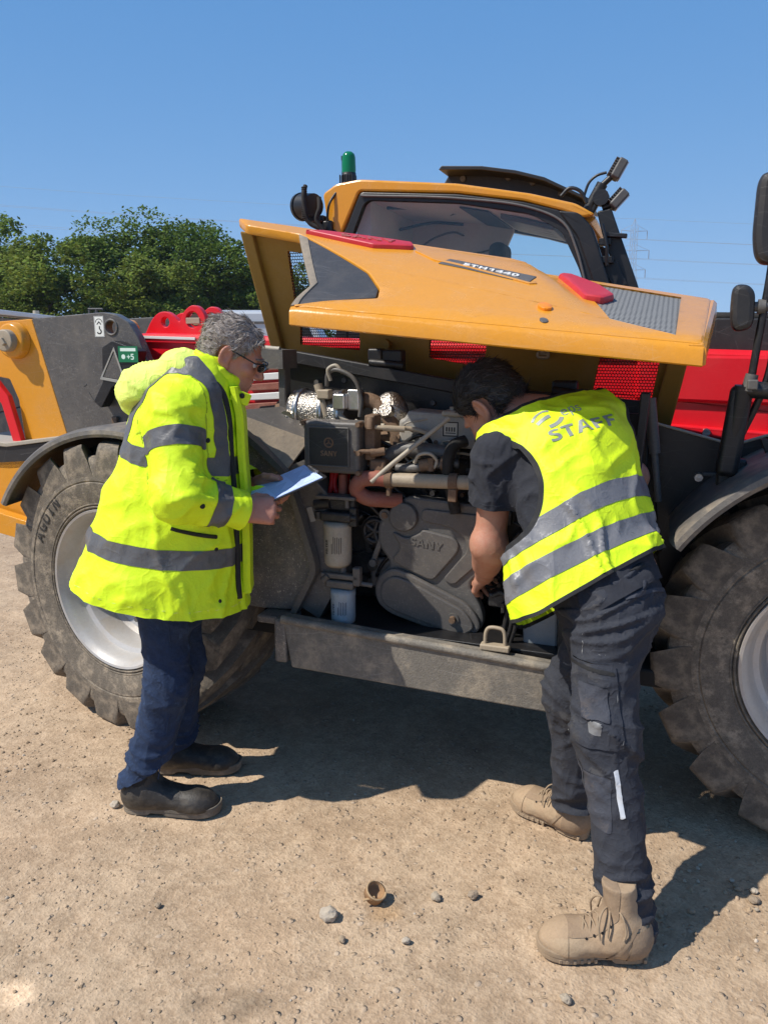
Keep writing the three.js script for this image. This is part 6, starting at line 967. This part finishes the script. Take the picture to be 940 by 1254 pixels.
// ------------------------------------------------------------------ trees behind the yard
const leafMats = [[.105, .168, .026], [.08, .14, .022], [.14, .195, .032]].map((c) => mat({ physical: true, color: c, roughness: 1, specularIntensity: .25, transmission: .3, thickness: 0, side: THREE.DoubleSide }));
const barkMat = bumped({ map: worn([.09, .075, .06], { dust: .3, grain: .3 }), roughness: 1 }, .01);
const leafGeo = (() => { const s = new THREE.BufferGeometry(); s.setAttribute('position', new THREE.Float32BufferAttribute([-.5, 0, 0, 0, -.04, .36, .5, 0, 0, 0, .06, -.36, 0, .12, 0], 3)); s.setIndex([0, 1, 4, 1, 2, 4, 2, 3, 4, 3, 0, 4]); s.computeVertexNormals(); return s; })();
function tree(seed, x, z, H, W, label, tint) {
  const r = rng(seed), t = thing('broadleaf_tree', label, 'tree', [x, 0, z], 0, null);
  const limbs = [], tips = [], grow = (a, d, L, R, k) => { const b = a.clone().addScaledVector(d, L); limbs.push(rod(a, b, R, R * .68, 7)); if (k === 0) { tips.push(b); return; } const n = 2 + (r() < .6 ? 1 : 0); for (let i = 0; i < n; i++) { const e = d.clone().add(V((r() - .5) * 1.5, (r() - .25) * .7, (r() - .5) * 1.5)).normalize(); grow(b, e, L * (.62 + r() * .25), R * .66, k - 1); } if (k < 3) tips.push(b); };
  grow(V(0, 0, 0), V((r() - .5) * .1, 1, (r() - .5) * .1).normalize(), H * .24, H * .022, 4);
  put('trunk', limbs, barkMat, t);
  // leaf clumps fill an uneven crown: blobs round branch tips and round a hull
  const blobs = []; for (let i = 0; i < 46; i++) { const a = r() * 6.283, e = Math.pow(r(), .7), y = H * lerp(.16, .97, r()), ry = W * Math.sqrt(Math.max(.05, 1 - Math.pow((y / H - .46) / .56, 2))); blobs.push([Math.cos(a) * ry * e, y, Math.sin(a) * ry * e, (.055 + r() * .075) * H]); }
  for (const p of tips) if (r() < .5) blobs.push([p.x, p.y, p.z, (.04 + r() * .05) * H]);
  const N = 26000, im = new THREE.InstancedMesh(leafGeo, leafMats[tint], N), m = new THREE.Matrix4(), q = new THREE.Quaternion(), c = new THREE.Color();
  for (let i = 0; i < N; i++) {
    const b = blobs[Math.floor(r() * blobs.length)], d = V(r() - .5, r() - .5, r() - .5).normalize(), R = b[3] * (.55 + .6 * Math.pow(r(), .6)), sprig = r() < .08 ? 1.25 : 1; const p = V(b[0] + d.x * R * 1.15 * sprig, b[1] + d.y * R * .85 * sprig, b[2] + d.z * R * 1.15 * sprig);
    q.setFromEuler(new THREE.Euler((r() - .5) * 1.6, r() * 6.3, (r() - .5) * 1.6)); const s = .09 + r() * .12; m.compose(p, q, V(s, s, s)); im.setMatrixAt(i, m); const k = .65 + r() * .75; c.setRGB(k * (.9 + r() * .3), k, k * .9); im.setColorAt(i, c);
  }
  im.name = 'crown'; im.castShadow = im.receiveShadow = true; im.userData.kind = 'stuff'; t.add(im); return t;
}
[
  [-15.9, -34, 6.6, 3.1, 'broad tree rising above the orange pin boss', 0],
  [-18.6, -36, 6.6, 3.0, 'tree cut off by the left edge of the photo', 1],
  [-13.8, -31.5, 5.5, 2.9, 'lower rounded tree above the pale-edged wall on the left', 2],
  [-12.6, -37, 6.7, 2.9, 'tree between the low rounded tree and the tallest crown', 0],
  [-10.6, -38.5, 7.4, 2.9, 'tallest tree of the line with its crown over the hook sticker', 0],
  [-8.7, -38, 6.9, 2.8, 'tall tree above the red boom ears with loose top twigs', 1],
  [-6.9, -37, 5.7, 2.3, 'shorter tree beside the raised hood behind the grey-haired person', 0],
  [-9.6, -34, 4.9, 2.5, 'light green bushy tree standing in front of the tallest trees', 2],
  [-4.9, -41, 5.6, 2.6, 'tree seen through the mesh window in the hood wall', 0],
].forEach(([x, z, h, w, label, tint], i) => tag(tree(100 + i * 31, x, z, h, w, label, tint), null, null, 'trees behind the yard'));
{ // undergrowth under the trees
  const r = rng(61), N = 9000, im = new THREE.InstancedMesh(leafGeo, leafMats[1], N), m = new THREE.Matrix4(), q = new THREE.Quaternion();
  for (let i = 0; i < N; i++) { const x = -26 + r() * 28, hh = 1.6 + 1.0 * N3(x * .4, 3, 1); m.compose(V(x, r() * hh, -32.5 - r() * 4), q.setFromEuler(new THREE.Euler(r() * 2, r() * 6, r() * 2)), V(.3, .3, .3)); im.setMatrixAt(i, m); }
  im.name = 'undergrowth'; im.castShadow = im.receiveShadow = true; scene.add(im); tag(im, 'dark undergrowth along the foot of the trees', 'undergrowth', null, 'stuff');
}
{ // palisade fence, low wall, parked van
  const fen = thing('palisade_fence', 'grey steel palisade fence with split pointed tops under the trees', 'fence', [-8, 0, -24]);
  const pales = []; for (let i = 0; i < 90; i++) { const x = -9 + i * .16; pales.push(plate([[x - .035, .1], [x - .035, 1.80], [x - .05, 1.97], [x - .012, 1.86], [x, 2.0], [x + .012, 1.86], [x + .05, 1.97], [x + .035, 1.80], [x + .035, .1]], .02, .02, { round: 0, bevel: 0 })); }
  const pl = put('pales', pales, mat({ color: [.50, .51, .52], roughness: .55, metalness: .3 }), fen); pl.userData.kind = 'stuff';
  put('rail', [box([-1.8, 1.55, -.03], [14.4, .06, .05], .005)], M.lampGrey, fen); put('rail', [box([-1.8, .5, -.03], [14.4, .06, .05], .005)], M.lampGrey, fen);
  const shed = thing('skip', 'long dark steel skip behind the rear tower and red boom', 'skip', [-6.2, 0, -18], .0);
  put('skip_body', [plate([[-1.6, 0], [1.6, 0], [1.75, 1.72], [-1.75, 1.72]], .8, 1.6, { round: .05 })], M.dark, shed); put('skip_rim', [box([0, 1.74, .82], [3.6, .08, .08], .01)], M.dark, shed);
  const wall = thing('low_wall', 'low grey-brown wall with a pale top edge behind the rear tower', 'wall', [-4.265, 0, -10.45], rad(-81.6));
  const wm = bumped({ map: worn([.17, .135, .105], { dust: .4, grain: .2 }), roughness: .9 });
  for (let i = 0; i < 6; i++) for (let k = 0; k < 4; k++) put('panel', [box([-2.5 + i * 1.0, .23 + k * .46, 0], [.985, .452, .14], .012)], wm, wall);
  put('coping', [box([0, 1.885, 0], [6.0, .05, .20], .012)], M.white, wall);
  put('bolt_cap', [rod([.9, 1.91, .05], [.9, 1.965, .05], .04, .035)], M.beige, wall);
  const post = thing('gauge_post', 'thin metal T-shaped post standing behind the rear tower plate', 'post', [-3.62, 0, -10]);
  put('stem', [rod([0, 0, 0], [0, 2.0, 0], .014)], M.lampGrey, post); put('crossbar', [rod([-.10, 2.0, 0], [.08, 2.0, 0], .014), rod([-.09, 1.93, 0], [-.09, 2.0, 0], .012)], M.lampGrey, post);
  const van = thing('parked_van', 'pale grey van parked behind the grey-haired person', 'van', [-2.55, 0, -17], 0);
  const wp = mat({ color: [.52, .55, .58], roughness: .35 });
  put('body', [plate([[-1.25, .45], [1.9, .45], [1.9, 1.1], [1.45, 1.35], [1.05, 2.12], [.9, 2.2], [-1.15, 2.2], [-1.25, 2.1]], .9, 1.8, { round: .08, bevel: .05 })], wp, van);
  put('roof_rib', [-.7, -.35, 0, .35, .7].map((z) => box([-.1, 2.215, z], [2.0, .03, .09], .012)), wp, van);
  put('side_window', [plate([[.35, 1.35], [1.25, 1.35], [.98, 1.98], [.35, 2.0]], .912, .02)], M.black, van); put('side_rail', [box([-.3, 1.98, .91], [1.6, .05, .03], .01)], M.lampGrey, van);
  for (const u of [-.7, 1.3]) put('wheel', [rod([u, .34, .72], [u, .34, .93], .34, .34, 28)], M.blackMatte, van);
}
{ // pylon and power lines far behind
  const py = thing('pylon', 'distant lattice steel pylon rising behind the cab guard', 'pylon', [74, 0, -240], rad(12));
  const bars = [], R = .05, pm = mat({ color: [.34, .38, .44], roughness: .8 }), hw = (y) => y > 24 ? .75 : lerp(3.2, .75, y / 24), cr = [[-1, -1], [1, -1], [1, 1], [-1, 1]], lv = [0, 5, 9.5, 13.5, 17, 20, 22.5, 25, 27.5, 30, 32.5, 34.5];
  lv.forEach((y, i) => { if (i === lv.length - 1) return; const y2 = lv[i + 1], a = hw(y), b = hw(y2); for (let k = 0; k < 4; k++) { const p = cr[k], q = cr[(k + 1) % 4]; bars.push(rod([p[0] * a, y, p[1] * a], [p[0] * b, y2, p[1] * b], R, R, 5), rod([p[0] * a, y, p[1] * a], [q[0] * b, y2, q[1] * b], R * .6, R * .6, 4), rod([q[0] * a, y, q[1] * a], [p[0] * b, y2, p[1] * b], R * .6, R * .6, 4)); } });
  bars.push(rod([0, 37, 0], [.7, 34.5, .7], R), rod([0, 37, 0], [-.7, 34.5, -.7], R), rod([0, 37, 0], [.7, 34.5, -.7], R), rod([0, 37, 0], [-.7, 34.5, .7], R));
  put('lattice', bars, pm, py);
  const tips = []; [[33.5, 4.2], [28, 5.2], [22.5, 4.4]].forEach(([y, w]) => { const b = []; for (const s of [-1, 1]) { b.push(rod([s * .7, y, .7], [s * w, y + .2, 0], R, R, 5), rod([s * .7, y, -.7], [s * w, y + .2, 0], R, R, 5), rod([s * .7, y + 1.8, 0], [s * w, y + .2, 0], R, R, 5)); b.push(rod([s * w, y + .2, 0], [s * w, y - 2.2, 0], .12, .12, 5)); tips.push([s * w, y - 2.2]); } put('cross_arm', b, pm, py); });
  py.updateMatrixWorld(true);
  const wires = []; tips.push([0, 37]);
  for (const [tx, ty] of tips) { const p = V(tx, ty, 0).applyMatrix4(py.matrixWorld); for (const [ex, ey, ez] of [[270, -5, 30], [-330, 26, -30]]) { const e = V(p.x + ex, p.y + ey, p.z + ez), pts = []; for (let i = 0; i <= 24; i++) { const t = i / 24, q = p.clone().lerp(e, t); q.y -= 4 * 4 * t * (1 - t) * .8; pts.push(q); } pts.name = `${ty > 36 ? 'topmost' : ty > 30 ? 'upper' : ty > 24 ? 'middle' : 'lowest'} power line from the pylon's ${ty > 36 ? 'peak' : tx < 0 ? 'left arm tip' : 'right arm tip'} ${ex > 0 ? 'running off to the right edge' : 'running left behind the cab'}`; wires.push(pts); } }
  wires.forEach((pts, i) => tag(put('power_line', [hose(pts, .035, 60, 5)], mat({ color: [.3, .33, .38], roughness: .6 }), scene), pts.name, 'power line', 'power lines from the pylon'));
}
renderer.render(scene, camera);
